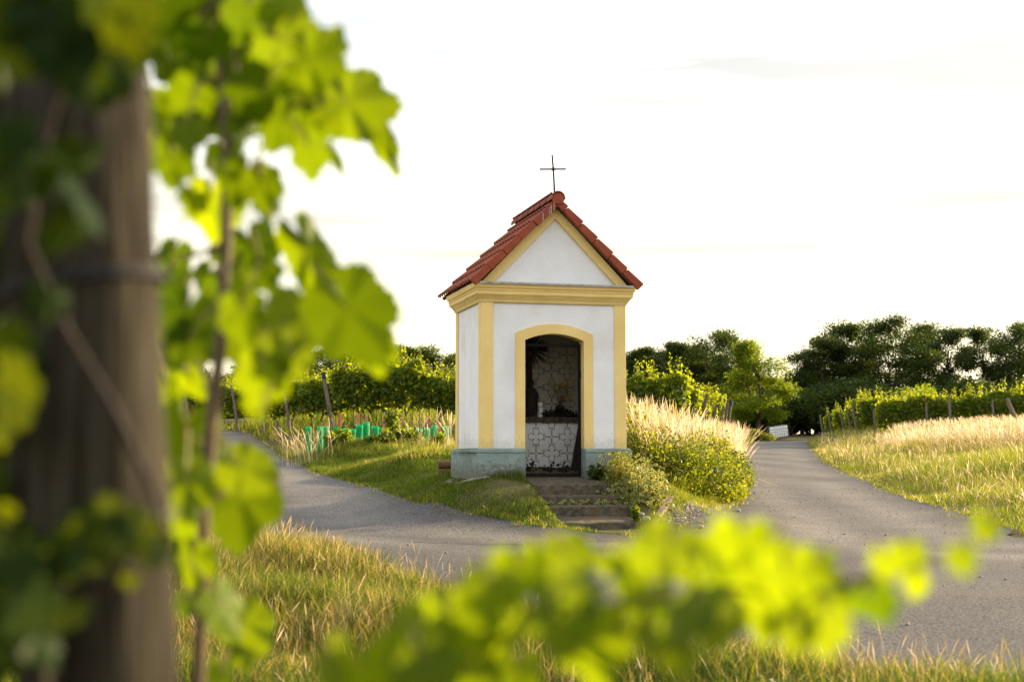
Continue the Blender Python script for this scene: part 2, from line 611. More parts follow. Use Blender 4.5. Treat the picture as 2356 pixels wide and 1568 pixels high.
# ================================================================== THE LAND
CTRL = [
    (0, 0, -1.55), (-3, 2, -1.5), (3, 2, -1.5), (0, -20, -1.9), (-15, 0, -1.6), (15, 0, -1.5), (-1, 8, -1.33), (1.5, 7.5, -1.28), (4, 6, -1.27),
    (-4, 8, -1.22), (0, 12, -1.10), (-2.69, 15.5, -.93), (3, 12, -1.06), (8, 11, -1.08), (1.3, 17.3, -.955), (-.443, 18.6, -.80), (.345, 18.1, -.875),
    (2, 17.9, -.95), (-1.24, 20.5, -.64), (-2.4, 24, -.49), (-3.95, 29.5, -.333), (-6.4, 39, .09), (-8.45, 47, .60), (-12, 57, 1.17), (-17, 72, 1.85),
    (-24, 95, 2.4), (-5.6, 24, -.62), (-7.2, 30, -.38), (-9.8, 40, .12), (-12, 48.5, .65), (-15.5, 58.5, 1.2), (-12, 30, -.3), (-18, 45, .5), (-8, 16, -.95),
    (-.55, 20.15, -.27), (.35, 20.35, -.30), (1.85, 20.75, -.31), (-.95, 22.0, -.23), (1.3, 22.6, -.25), (-1.5, 22.5, -.36), (-2.3, 27, -.05), (0, 26, -.05),
    (-4.7, 33, .22), (-1.5, 33, .23), (-5.5, 44, 1.02), (0, 44, .85), (5, 42, .45), (3, 60, 1.5), (8, 58, .9), (-7, 55, 1.5), (-3, 75, 2.2),
    (2.0, 19.2, -.77), (2.54, 21.5, -.62), (2.77, 21, -.72), (3.3, 23.5, -.68), (4.7, 29, -.62), (3.5, 27, -.35), (6.5, 40, -.38), (8.86, 55, .22), (12.7, 75, .82),
    (15.5, 77, .88), (12.2, 58, .20), (10.05, 45, -.20), (8.6, 35, -.50), (7.5, 28, -.70), (7.1, 24, -.81), (6.97, 21.5, -.88), (6.7, 19, -.96),
    (10.5, 26, -.45), (11.5, 32, 0.0), (14, 45, .32), (18, 60, .92), (21.6, 60, 1.1), (17.2, 72, 1.05), (24, 75, 1.3), (14, 18, -.8), (20, 30, .1),
    (18, 96, 1.22), (22, 92, 1.2), (10, 95, 1.6), (-60, 100, 2.5), (60, 100, 2.4), (0, 130, 2.4), (40, 130, 2.3), (-50, 40, .6), (50, 30, .2), (-40, -20, -1.8), (40, -20, -1.6),
]
_LP = np.array([(18.6, -.80), (20.5, -.67), (24, -.49), (29.5, -.333), (34, -.13), (39, .09), (43, .33), (47, .60), (52, .90), (57, 1.17), (64, 1.52), (72, 1.85)])
_LE = np.array([(-.443, 18.6), (-1.24, 20.5), (-2.4, 24), (-3.95, 29.5), (-6.4, 39), (-8.45, 47), (-12, 57), (-17, 72)])
_RP = np.array([(19, -.96), (21.5, -.885), (24, -.81), (28, -.70), (31, -.63), (35, -.50), (40, -.36), (45, -.20), (50, .0), (55, .14), (58, .22), (66, .55), (75, .82), (80, .93), (88, .98)])
_RA = np.array([(2.2, 19), (2.9, 21.5), (3.9, 25), (4.85, 30), (6.5, 40), (8.86, 55), (12.2, 72), (15.5, 86)])
_RB = np.array([(6.85, 19), (6.9, 21.5), (7.5, 28), (8.6, 35), (10.05, 45), (12.3, 58), (15.8, 76), (20, 88)])
_LPC = np.polyfit(_LP[:, 0] / 50, _LP[:, 1], 4)
_RPC = np.polyfit(_RP[:, 0] / 50, _RP[:, 1], 4)
for y_ in (22, 26.5, 32, 36, 43, 52, 64):
    x_, z_ = np.interp(y_, _LE[:, 1], _LE[:, 0]), np.interp(y_, _LP[:, 0], _LP[:, 1])
    CTRL += [(x_, y_, z_), (x_ - 3.5, y_, z_ - .02)]
for y_ in (26, 31, 38, 50, 62, 68, 82, 88):
    z_ = np.interp(y_, _RP[:, 0], _RP[:, 1])
    CTRL += [(np.interp(y_, _RA[:, 1], _RA[:, 0]), y_, z_), (np.interp(y_, _RB[:, 1], _RB[:, 0]), y_, z_)]
cp_ = np.array(CTRL, float)


def _U(r2):
    return .5 * r2 * np.log(np.maximum(r2, 1e-12))


_S = 20.0
_xy = cp_[:, :2] / _S
_K = _U(((_xy[:, None] - _xy[None]) ** 2).sum(-1)) + np.eye(len(_xy)) * 4e-4
_P = np.c_[np.ones(len(_xy)), _xy]
_A = np.zeros((len(_xy) + 3,) * 2)
_A[:len(_xy), :len(_xy)] = _K
_A[:len(_xy), len(_xy):] = _P
_A[len(_xy):, :len(_xy)] = _P.T
_w = np.linalg.solve(_A, np.r_[cp_[:, 2], 0, 0, 0])


def gz(x, y):
    """Height of the land."""
    x, y = np.atleast_1d(np.asarray(x, float)), np.atleast_1d(np.asarray(y, float))
    q = np.stack([x, y], 1) / _S
    z = np.empty(len(q))
    for i in range(0, len(q), 20000):
        s = q[i:i + 20000]
        z[i:i + 20000] = _U(((s[:, None] - _xy[None]) ** 2).sum(-1)) @ _w[:-3] + _w[-3] + s @ _w[-2:]
    z = np.clip(z, -2.4, 3.2)
    d = np.hypot(x - 5, y - 45)
    f = np.clip((d - 75) / 60, 0, 1)
    f = f * f * (3 - 2 * f)
    far = np.where(y > 0, 2.3, -1.8)
    far = np.where(np.abs(y) < 60, -1.8 + 4.1 * np.clip((y + 10) / 70, 0, 1), far)
    z = z * (1 - f) + far * f
    # the two lanes keep an even rise
    for prof, ea, eb, lo in ((_LPC, _LE, _LE + np.array([-3.4, 0]), 20.0), (_RPC, _RA, _RB, 20.0)):
        xm = .5 * (np.interp(y, ea[:, 1], ea[:, 0]) + np.interp(y, eb[:, 1], eb[:, 0]))
        hw = .5 * np.abs(np.interp(y, ea[:, 1], ea[:, 0]) - np.interp(y, eb[:, 1], eb[:, 0]))
        zr = np.polyval(prof, np.clip(y, 18, 90) / 50)
        d_ = np.abs(x - xm) / np.maximum(hw, .5)
        wt = np.clip((1.75 - d_) / .75, 0, 1) * np.clip((y - lo) / 5, 0, 1) * np.clip((92 - y) / 12, 0, 1)
        wt = wt * wt * (3 - 2 * wt)
        z = z + (zr - z) * wt
    # bed cut into the slope for the steps and the chapel floor
    lx = (x + .452) * math.cos(R(14.2)) + (y - 20.26) * math.sin(R(14.2))
    ly = -(x + .452) * math.sin(R(14.2)) + (y - 20.26) * math.cos(R(14.2))
    left = .585
    m = np.clip((lx - left) / .10, 0, 1) * np.clip((1.96 - lx) / .12, 0, 1) * np.clip((ly + 2.6) / .45, 0, 1) * np.clip((.2 - ly) / .1, 0, 1)
    bed = np.where(ly > -.52, -.50, np.where(ly > -.82, -.64, np.where(ly > -1.12, -.78, np.where(ly > -1.84, -.97, -.935))))
    return np.where(m > 0, z + (np.minimum(z, bed) - z) * m, z)


def g1(x, y):
    return float(gz([x], [y])[0])


def on(x, Y):
    """World point on the ground at depth Y under picture column x (2356 px wide view)."""
    X = (x - CX) / FPX * Y
    return Vector((X, Y, g1(X, Y)))


def ray_hit(x, y, lo=8.0, hi=110.0):
    """Ground point (X, Y) where the sight line through a picture point first meets the land."""
    d = at(x, y, 1.0)
    Ys = np.arange(lo, hi, .05)
    below = gz(d.x * Ys, Ys) >= d.z * Ys
    k = int(np.argmax(below)) if below.any() else len(Ys) - 1
    return (d.x * Ys[k], Ys[k])


def thin(p):
    """Drop points that fold back, so the lane edge stays an even line."""
    out = [p[0]]
    for q_ in p[1:]:
        if abs(q_[1] - out[-1][1]) + abs(q_[0] - out[-1][0]) > .25:
            out.append(q_)
    return out


LAWN_EDGE = [(-27, 98), (-17, 72), (-12.6, 59)] + thin([ray_hit(*p) for p in ((560, 995), (592, 1010), (640, 1044), (690, 1069), (740, 1090), (850, 1121), (900, 1135), (940, 1146), (980, 1155), (1040, 1172), (1100, 1188), (1180, 1202), (1240, 1211), (1330, 1222), (1400, 1229), (1480, 1237))])
BANK_EDGE = [LAWN_EDGE[-1]] + thin([ray_hit(*p) for p in ((1545, 1223), (1600, 1193), (1690, 1159), (1714, 1126), (1709, 1086), (1704, 1054))]) + [(9.1, 56), (12.2, 72), (13.4, 79), (15.5, 86), (20, 93), (28, 99)]
VERGE_EDGE = [(30, 95), (22, 88.5), (18.2, 83), (15.8, 76), (12.5, 59)] + thin([ray_hit(*p) for p in ((1909, 1068), (1982, 1101), (2056, 1135), (2147, 1163), (2239, 1190), (2330, 1219), (2420, 1243))]) + [(10.5, 14.6), (16, 13.2), (30, 12.6)]
print("LAWN", [(round(a, 2), round(b, 2)) for a, b in LAWN_EDGE])
print("BANK", [(round(a, 2), round(b, 2)) for a, b in BANK_EDGE])
print("VERGE", [(round(a, 2), round(b, 2)) for a, b in VERGE_EDGE])
NEAR_EDGE = [(30, 3.5), (14, 4.8), (6, 6.0), (2.9, 7.1), (2.2, 7.7), (1.4, 8.7), (.7, 9.8), (-.1, 10.9), (-.6, 11.6), (-1.2, 12.8), (-2.1, 14.4), (-2.75, 15.6), (-3.9, 18.5), (-5.6, 24), (-7.2, 30), (-9.8, 40), (-12, 48.5), (-15.5, 58.5), (-21, 75), (-31, 100)]
ROAD = []
for ln in (LAWN_EDGE, BANK_EDGE, VERGE_EDGE, NEAR_EDGE):
    sl = smooth_line(ln, .35)
    for k, p in enumerate(sl):
        if 0 < k < len(sl) - 1 and p[1] < 45:
            p = p + np.array([random.uniform(-.05, .05), random.uniform(-.05, .05)])
        ROAD.append(p)
rd = [ROAD[0]]
for p in ROAD[1:]:
    if np.linalg.norm(p - rd[-1]) > .05:
        rd.append(p)
ROAD = rd
ROADN = [tuple(p) for p in ROAD]

# ground sheet out to the horizon
def axis(core0, core1, step, lo, hi):
    a = list(np.arange(core0, core1 + 1e-6, step))
    s = step
    while a[-1] < hi:
        s *= 1.22
        a.append(a[-1] + s)
    s = step
    while a[0] > lo:
        s *= 1.22
        a.insert(0, a[0] - s)
    return np.array(a)


gx = axis(-14, 16, .25, -2500, 2500)
gx = np.unique(np.round(np.r_[gx[(gx < -1.2) | (gx > 2.6)], np.arange(-1.2, 2.61, .08)], 4))
gy = axis(5, 46, .25, -1500, 4000)
gy = np.unique(np.round(np.r_[gy[(gy < 17.5) | (gy > 22)], np.arange(17.5, 22.01, .08)], 4))
GX, GY = np.meshgrid(gx, gy)
gp = np.stack([GX.ravel(), GY.ravel()], 1)
GZ = gz(gp[:, 0], gp[:, 1])
onroad = inpoly(gp, ROADN)
bumps = .025 * np.sin(gp[:, 0] * 2.1 + 1.3 * np.sin(gp[:, 1] * 1.7)) * np.sin(gp[:, 1] * 2.6 + .7)
GZ = GZ + np.where(onroad, -.045, bumps * (np.abs(gp[:, 0]) < 30))
W_, H_ = len(gx), len(gy)
idx = np.arange(W_ * H_).reshape(H_, W_)
q = np.stack([idx[:-1, :-1], idx[:-1, 1:], idx[1:, 1:], idx[1:, :-1]], -1).reshape(-1, 4)
M["ground"] = surf("earth_and_turf", (.072, .070, .024), (.13, .10, .055), .95, 1.6, bump=.8, bscale=9, spec=.05, c3=(.055, .060, .018), scale3=.5, bdist=.04)
ground = big_mesh("ground", np.c_[gp, GZ], q.ravel(), np.full(len(q), 4), M["ground"], smooth=True)
tag(ground, "earth and turf of the field under the grass", None, None, "structure")


def asphalt():
    m, t, n, l, out = new_mat("worn_asphalt")
    p = n.new("ShaderNodeBsdfPrincipled")
    p.inputs["Roughness"].default_value = .85
    p.inputs["Specular IOR Level"].default_value = .25
    tc = n.new("ShaderNodeTexCoord")

    def noise(scale, det, stretch=None):
        z = n.new("ShaderNodeTexNoise")
        z.inputs["Scale"].default_value = scale
        z.inputs["Detail"].default_value = det
        z.inputs["Roughness"].default_value = .65
        if stretch:
            mp = n.new("ShaderNodeMapping")
            mp.inputs["Scale"].default_value = stretch
            l(tc.outputs["Object"], mp.inputs["Vector"])
            l(mp.outputs["Vector"], z.inputs["Vector"])
        else:
            l(tc.outputs["Object"], z.inputs["Vector"])
        return z

    def ramp(src, p0, c0, p1, c1):
        r = n.new("ShaderNodeValToRGB")
        r.color_ramp.elements[0].position, r.color_ramp.elements[1].position = p0, p1
        r.color_ramp.elements[0].color, r.color_ramp.elements[1].color = (*c0, 1), (*c1, 1)
        l(src, r.inputs["Fac"])
        return r.outputs["Color"]

    def mix(fac, a, b, kind='MIX'):
        x = n.new("ShaderNodeMixRGB")
        x.blend_type = kind
        for s, v in (("Fac", fac), ("Color1", a), ("Color2", b)):
            if hasattr(v, "links"):
                l(v, x.inputs[s])
            else:
                x.inputs[s].default_value = v
        return x.outputs["Color"]

    wear = n.new("ShaderNodeAttribute")
    wear.attribute_name = "tone"
    base = mix(wear.outputs["Fac"], (.050, .049, .049, 1), (.150, .136, .118, 1))
    blotch = ramp(noise(.55, 6).outputs["Fac"], .35, (.72, .72, .74), .68, (1.12, 1.1, 1.06))
    base = mix(1.0, base, blotch, 'MULTIPLY')
    grit = ramp(noise(48, 4).outputs["Fac"], .40, (.34, .34, .36), .60, (1.8, 1.76, 1.68))
    base = mix(1.0, base, grit, 'MULTIPLY')
    vo = n.new("ShaderNodeTexVoronoi")
    vo.inputs["Scale"].default_value = 34
    l(tc.outputs["Object"], vo.inputs["Vector"])
    fleck = ramp(vo.outputs["Distance"], .05, (1, 1, 1), .12, (0, 0, 0))
    base = mix(fleck, base, (.30, .285, .26, 1))
    # cracks
    wob = noise(1.6, 3)
    add = n.new("ShaderNodeMixRGB")
    add.inputs["Fac"].default_value = .35
    l(tc.outputs["Object"], add.inputs["Color1"])
    l(wob.outputs["Color"], add.inputs["Color2"])
    vc = n.new("ShaderNodeTexVoronoi")
    vc.feature = 'DISTANCE_TO_EDGE'
    vc.inputs["Scale"].default_value = .55
    l(add.outputs["Color"], vc.inputs["Vector"])
    crack = ramp(vc.outputs["Distance"], .001, (1, 1, 1), .005, (0, 0, 0))
    gate_ = ramp(noise(.7, 2).outputs["Fac"], .56, (0, 0, 0), .62, (1, 1, 1))
    base = mix(mix(1.0, crack, gate_, 'MULTIPLY'), base, (.035, .033, .03, 1))
    l(base, p.inputs["Base Color"])
    b = n.new("ShaderNodeBump")
    b.inputs["Strength"].default_value = .8
    b.inputs["Distance"].default_value = .012
    l(noise(60, 3).outputs["Fac"], b.inputs["Height"])
    l(b.outputs["Normal"], p.inputs["Normal"])
    l(p.outputs["BSDF"], out.inputs["Surface"])
    return m


M["asphalt"] = asphalt()
pts = [Vector(p) for p in ROADN]
nb = len(pts)
ins = []
for Y, s in [(y, .4) for y in np.arange(3.5, 32, .4)] + [(y, 1.0) for y in np.arange(32, 100, 1.0)]:
    for x in np.arange(-30, 30, s):
        ins.append((x + random.uniform(-.1, .1), Y + random.uniform(-.1, .1)))
ins = np.array(ins)
ins = ins[inpoly(ins, ROADN)]
rb = np.array(ROADN)
keep = np.array([np.min((rb[:, 0] - a) ** 2 + (rb[:, 1] - b) ** 2) > .04 for a, b in ins])
ins = ins[keep]
pts += [Vector(p) for p in ins]
rv, _, rf, *_ = delaunay_2d_cdt(pts, [(i, (i + 1) % nb) for i in range(nb)], [list(range(nb))], 1, 1e-4)
RV = np.array([(p[0], p[1]) for p in rv])


def line_dist(P, ln):
    out = np.full(len(P), 1e9)
    for a, b in zip(ln[:-1], ln[1:]):
        a, b = np.asarray(a, float), np.asarray(b, float)
        d = b - a
        t = np.clip(((P - a) @ d) / (d @ d), 0, 1)
        out = np.minimum(out, np.linalg.norm(P - (a + t[:, None] * d), axis=1))
    return out


# tyre tracks worn pale along both lanes, dark patch and loose grit along the edges
dl, db, dv, dn = (line_dist(RV, x) for x in (LAWN_EDGE, BANK_EDGE, VERGE_EDGE, NEAR_EDGE))
right_wear = np.maximum(np.exp(-((dv - 1.0) / .42) ** 2), np.exp(-((dv - 2.6) / .5) ** 2))
left_wear = np.maximum(np.exp(-((dl - 1.0) / .5) ** 2), np.exp(-((dl - 2.5) / .5) ** 2))
fork = np.clip((RV[:, 0] - 1.0) / 2.0, 0, 1)
wear = .28 + .72 * (right_wear * fork + left_wear * (1 - fork)) + .25 * (1 - fork) * np.clip((RV[:, 1] - 16) / 6, 0, 1)
wear -= .35 * np.exp(-np.minimum(np.minimum(dl, db), np.minimum(dv, dn)) / .3)
wear -= .3 * np.exp(-(((RV[:, 0] - .6) / 2.2) ** 2 + ((RV[:, 1] - 16.2) / 1.2) ** 2))
road = big_mesh("road", np.c_[RV, gz(RV[:, 0], RV[:, 1]) + .006], np.concatenate([np.array(f) for f in rf]), np.array([len(f) for f in rf]), M["asphalt"], tone=np.clip(wear, 0, 1), smooth=True)
tag(road, "narrow worn asphalt lanes that fork around the chapel", None, None, "structure")
# long tar seam across the fork
sm = MB()
seam = smooth_line([(-1.2, 16.6), (-.2, 16.4), (.6, 16.75), (1.3, 16.9), (2.0, 16.6)], .12)
sv = []
for k, p in enumerate(seam):
    w = .012 + .012 * random.random()
    sv.append((p[0], p[1] - w, g1(p[0], p[1]) + .011))
    sv.append((p[0], p[1] + w, g1(p[0], p[1]) + .011))
sm.add(sv, [[2 * i, 2 * i + 2, 2 * i + 3, 2 * i + 1] for i in range(len(seam) - 1)])
M["tar"] = surf("tar_seam", (.04, .038, .036), (.03, .03, .03), .7, 10, bump=0)
o = sm.build("road_seam", M["tar"])
tag(o, "dark tar seam in the asphalt before the steps", None, None, "structure")
# ================================================================== THE CHAPEL
YAW = R(14.2)
AX, AY, ZB = -.452, 20.26, -.32          # front left corner, foot level
chapel = empty("chapel", (AX, AY, ZB), "small white and yellow wayside chapel with red tiled roof where the lanes fork", "chapel", rz=YAW)
CM = Matrix.Translation((AX, AY, ZB)) @ Matrix.Rotation(YAW, 4, 'Z')
OFF = (0, 0, -ZB)
WD, DP = 2.19, 1.72                       # front width, depth


def cw(x, y, z):
    """Chapel coordinates (x along the front, y into the building, z above eye level) to world."""
    return CM @ Vector((x, y, z - ZB))


def arc(x0, z0, xa, za, x1, z1, n=14):
    """Flat arch through three points."""
    out = []
    for k in range(n + 1):
        t = k / n
        x = x0 + (x1 - x0) * t
        s = math.sin(math.pi * t) ** .9
        zc = z0 + (z1 - z0) * t
        out.append((x, zc + (za - (z0 + z1) / 2) * (1 - (2 * t - 1) ** 2)))
    return out


OL, ORI = .657, 1.553                     # door opening
ARCH = arc(OL, 1.70, 1.1, 1.80, ORI, 1.70)
ZP, ZT = .14, 2.27                        # plinth top, wall top
IN = .02
# walls
w = MB()
w.prism([(IN, -.5), (OL, -.5)] + ARCH + [(ORI, -.5), (WD - IN, -.5), (WD - IN, 2.46), (IN, 2.46)], IN, .24)
w.box(IN, .24, .24, DP - .24, -.5, 2.46)
w.box(WD - .24, WD - IN, .24, DP - .24, -.5, 2.46)
w.box(IN, WD - IN, DP - .24, DP - IN, -.5, 2.46)
w.prism([(.10, 2.46), (WD - .02, 2.46), (1.115, 3.56)], .05, .20)
w.prism([(.10, 2.46), (WD - .02, 2.46), (1.115, 3.56)], DP - .20, DP + .02)
w.build("wall", M["white"], chapel, off=OFF)
f = MB()
f.box(.24, WD - .24, .24, DP - .24, -.5, -.27)
f.box(OL, ORI, .02, .24, -.5, -.275)
f.build("floor", M["concrete"], chapel, off=OFF)
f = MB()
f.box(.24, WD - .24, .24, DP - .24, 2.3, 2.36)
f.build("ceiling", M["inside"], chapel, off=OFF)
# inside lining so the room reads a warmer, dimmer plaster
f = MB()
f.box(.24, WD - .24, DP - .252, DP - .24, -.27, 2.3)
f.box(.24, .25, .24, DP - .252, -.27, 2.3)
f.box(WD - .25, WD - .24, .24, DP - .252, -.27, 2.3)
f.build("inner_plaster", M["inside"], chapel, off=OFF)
# plinth, cut by the door
def plinth_poly(o):
    return o


pl = MB()
e = .055
for x0, x1, y0, y1 in ((-e, OL, -e, IN - .002), (ORI, WD + e, -e, IN - .002), (-e, IN - .002, IN - .002, DP + e), (WD - IN + .002, WD + e, IN - .002, DP + e), (IN - .002, WD - IN + .002, DP - IN + .002, DP + e)):
    pl.box(x0, x1, y0, y1, -.6, ZP - .075)
    dx0 = .028 if x0 < 0 else 0
    dx1 = .028 if x1 > WD else 0
    dy0 = .028 if y0 < 0 else 0
    dy1 = .028 if y1 > DP else 0
    a = [(x0, y0), (x1, y0), (x1, y1), (x0, y1)]
    b = [(x0 + dx0, y0 + dy0), (x1 - dx1, y0 + dy0), (x1 - dx1, y1 - dy1), (x0 + dx0, y1 - dy1)]
    zz = ((a, ZP - .073), (a, ZP - .02), (b, ZP))
    vs_ = [(p[0], p[1], z) for r_, z in zz for p in r_]
    pl.add(vs_, [[0, 1, 2, 3][::-1], [8, 9, 10, 11]] + [[k * 4 + i, k * 4 + (i + 1) % 4, k * 4 + 4 + (i + 1) % 4, k * 4 + 4 + i] for k in (0, 1) for i in range(4)])
pl.build("plinth", M["plinth"], chapel, off=OFF, bevel=.012)
# pilasters wrapping the corners
for x0, x1, y0, y1 in ((0, .19, 0, .14), (WD - .175, WD, 0, .14), (0, .17, DP - .15, DP), (WD - .17, WD, DP - .15, DP)):
    p = MB()
    fx0, fx1 = (x0, IN) if x0 == 0 else (x1 - IN, x1)
    if y0 == 0:
        p.box(x0, x1, 0, IN + .001, ZP - .01, ZT + .03)
        p.box(fx0, fx1, IN + .001, y1, ZP - .01, ZT + .03)
    else:
        p.box(x0, x1, DP - IN - .001, DP, ZP - .01, ZT + .03)
        p.box(fx0, fx1, y0, DP - IN - .001, ZP - .01, ZT + .03)
    p.build("pilaster", M["yellow"], chapel, off=OFF, bevel=.006)
# door surround
outer = [(.524, 1.80)] + arc(.524, 1.80, 1.1, 1.935, 1.685, 1.79)[1:-1] + [(1.685, 1.79)]
s = MB()
s.prism([(.524, ZP - .005), (OL, ZP - .005)] + ARCH + [(ORI, ZP - .005), (1.685, ZP - .005)] + outer[::-1], .004, IN + .002)
# reveals of the opening, painted yellow
rev = [(OL, ZP - .005)] + ARCH + [(ORI, ZP - .005)]
inn = [(OL + .006, ZP - .005)] + [(x + (.006 if x < 1.1 else -.006), z - .006) for x, z in ARCH] + [(ORI - .006, ZP - .005)]
n_ = len(rev)
vs_, fs_ = [], []
for (a, b) in zip(rev, inn):
    vs_ += [(a[0], .004, a[1]), (b[0], .0045, b[1]), (b[0], .235, b[1]), (a[0], .235, a[1])]
for i in range(n_ - 1):
    for k in range(4):
        fs_.append([i * 4 + k, i * 4 + (k + 1) % 4, i * 4 + 4 + (k + 1) % 4, i * 4 + 4 + k])
s.add(vs_, fs_)
s.build("door_surround", M["yellow"], chapel, off=OFF)
for x0, x1 in ((OL, OL + .006), (ORI - .006, ORI)):
    pr = MB()
    pr.box(x0, x1, -.02, .235, -.3, ZP - .006)
    pr.build("reveal", M["plinth"], chapel, off=OFF)
# cornice: profile swept round the four sides, a little uneven
prof = [(-.0, 2.225), (.012, 2.235), (.022, 2.265), (.05, 2.30), (.068, 2.325), (.085, 2.335), (.088, 2.385), (.10, 2.40), (.092, 2.415), (.112, 2.43), (.125, 2.495), (0, 2.50)]
c = MB()
loop = []
NS = 14
cor = [(0, 0), (WD, 0), (WD, DP), (0, DP)]
path = []
for i in range(4):
    a, b = cor[i], cor[(i + 1) % 4]
    for k in range(NS):
        t = k / NS
        path.append((a[0] + (b[0] - a[0]) * t, a[1] + (b[1] - a[1]) * t, i, k))
def outw(i, k):
    nrm = [(0, -1), (1, 0), (0, 1), (-1, 0)]
    if k == 0:
        p_, q_ = nrm[i - 1], nrm[i]
        return (p_[0] + q_[0], p_[1] + q_[1])
    return nrm[i]
vs_, fs_ = [], []
for (x, y, i, k) in path:
    ox, oy = outw(i, k)
    for m_, (d, z) in enumerate(prof):
        jz = random.uniform(-.004, .004) if 0 < m_ < len(prof) - 1 else 0
        vs_.append((x + ox * d, y + oy * d, z + jz))
np_ = len(prof)
for i in range(len(path)):
    j = (i + 1) % len(path)
    for k in range(np_ - 1):
        fs_.append([i * np_ + k, j * np_ + k, j * np_ + k + 1, i * np_ + k + 1])
c.add(vs_, fs_)
c.build("cornice", M["yellow"], chapel, off=OFF)
# grey metal ledge under the gable
l_ = MB()
l_.box(-.04, WD + .075, -.145, .06, 2.503, 2.509)
l_.box(-.04, WD + .075, -.149, -.145, 2.480, 2.509)
l_.build("ledge_flashing", M["zinc"], chapel, off=OFF)
# gable trim
RXC, RHW = 1.12, 1.29                     # ridge centre, half width of the roof
g = MB()
xl, xr, zb, za = .005, 2.235, 2.509, 3.66
ti = .125
k_ = (za - zb) / (RXC - xl)
zi = za - ti * math.sqrt(1 + k_ * k_)
xi = ti * math.sqrt(1 + k_ * k_) / k_
g.prism([(xl, zb), (xl + xi, zb), (RXC, zi), (RXC, za)], .0, .052)
g.prism([(RXC, zi), (xr - xi, zb), (xr, zb), (RXC, za)], .0, .052)
g.build("gable_trim", M["yellow"], chapel, off=OFF)
# ---------------- roof
ridge_z = 3.785
SL = math.atan2(ridge_z - 2.54, RHW)
slen = math.hypot(ridge_z - 2.54, RHW)
roof_y0, roof_y1 = -.135, 2.22
rf_ = MB()                                # boarded deck, closed prism
tk = .105 / math.cos(SL)
rf_.prism([(RXC - RHW + .09, 2.54 + .09 * math.tan(SL) - tk), (RXC, ridge_z - tk), (RXC + RHW - .09, 2.54 + .09 * math.tan(SL) - tk), (RXC + RHW - .05, 2.54 - tk + .12), (RXC, ridge_z - .05), (RXC - RHW + .05, 2.54 - tk + .12)], roof_y0 + .05, roof_y1)
roof = rf_.build("roof", M["deck"], chapel, off=OFF)


def sl(side, s, n):
    """Point on a roof slope: s metres down from the ridge, n metres above the underside."""
    x = s * math.cos(SL) + (n - .105) * math.sin(SL)
    z = -s * math.sin(SL) + (n - .105) * math.cos(SL)
    return (RXC + side * x, ridge_z + z)


course = .315
tops = [.10 + course * k for k in range(6)]
for side in (-1, 1):
    t_ = MB()
    for k in range(-1, 6):
        s0, s1 = max(.02, .215 + course * (k - 1) - .05), .215 + course * k
        if k == 5:
            s1 = slen
        ys = np.arange(roof_y0 + .06, roof_y1 + .06, .021)
        vs_, fs_ = [], []
        for y in ys:
            ph = (y - roof_y0) / .168 * 2 * math.pi
            wv = .020 * (max(math.cos(ph), -.35))
            for (s_, n_) in ((s0, .070), (s1, .112), (s1 + .003, .078)):
                x, z = sl(side, s_, n_ + wv)
                vs_.append((x, y, z))
        for i in range(len(ys) - 1):
            for j in (0, 1):
                fs_.append([i * 3 + j, (i + 1) * 3 + j, (i + 1) * 3 + j + 1, i * 3 + j + 1])
        t_.add(vs_, fs_)
    t_.build("roof_tiles", M["tile"], roof, off=OFF)
    for k in range(0, 7):
        s0, s1 = (.04 if k == 0 else .215 + course * (k - 1) + .004), (.215 + course * k - .004 if k < 6 else slen + .01)
        if s1 > slen + .01 or k == 6:
            continue
        if k == 5:
            s1 = slen + .01
        v = MB()
        lo = random.uniform(-.006, .006)
        poly = [sl(side, s0, lo), sl(side, s1, lo - .006), sl(side, s1 + .004, .108), sl(side, s1 - .02, .116), sl(side, s0 + .02, .098), sl(side, s0, .088)]
        if side < 0:
            poly = poly[::-1]
        v.prism(poly, roof_y0 - .012 * (k % 2) - random.uniform(0, .006), roof_y0 + .065)
        v.build("verge_tile", M["tile_edge"], roof, off=OFF, bevel=.007)
# ridge caps
nr = 7
for k in range(nr):
    y0 = roof_y0 - .03 + k * (roof_y1 - roof_y0 + .06) / nr
    y1 = y0 + (roof_y1 - roof_y0) / nr + .05
    r0, r1 = .104, .092
    v = MB()
    vs_, fs_ = [], []
    ns = 12
    for (yy, rr) in ((y0, r0), (y0, r0 - .016), (y1, r1 - .016), (y1, r1)):
        for i in range(ns + 1):
            a = math.pi * (i / ns) * 1.12 - .06 * math.pi
            vs_.append((RXC + rr * math.cos(a), yy, ridge_z - .03 + rr * math.sin(a)))
    m_ = ns + 1
    for r_ in range(4):
        for i in range(ns):
            a, b = r_ * m_, ((r_ + 1) % 4) * m_
            fs_.append([a + i, a + i + 1, b + i + 1, b + i])
    v.add(vs_, fs_)
    if k == 0:
        disc = [(RXC + .088 * math.cos(a), ridge_z - .045 + .088 * math.sin(a)) for a in np.linspace(-.9, math.pi + .9, 18)]
        v.prism(disc, y0 + .006, y0 + .03)
    v.build("ridge_tile", M["tile"] if k else M["tile_edge"], roof, off=OFF, smooth=False)
# pale bird droppings on the first verge tile
M["streak"] = surf("pale_streak", (.55, .5, .46), (.40, .25, .2), .9, 30, bump=0)
for (s_, w_) in ((.10, .008), (.16, .012), (.2, .006), (.33, .01)):
    st = MB()
    x, z = sl(-1, s_, .095)
    st.box(x - w_ / 2, x + w_ / 2, roof_y0 - .0225, roof_y0 - .0205, z - .13 - random.random() * .03, z - .02)
    st.build("dropping", M["streak"], roof, off=OFF)
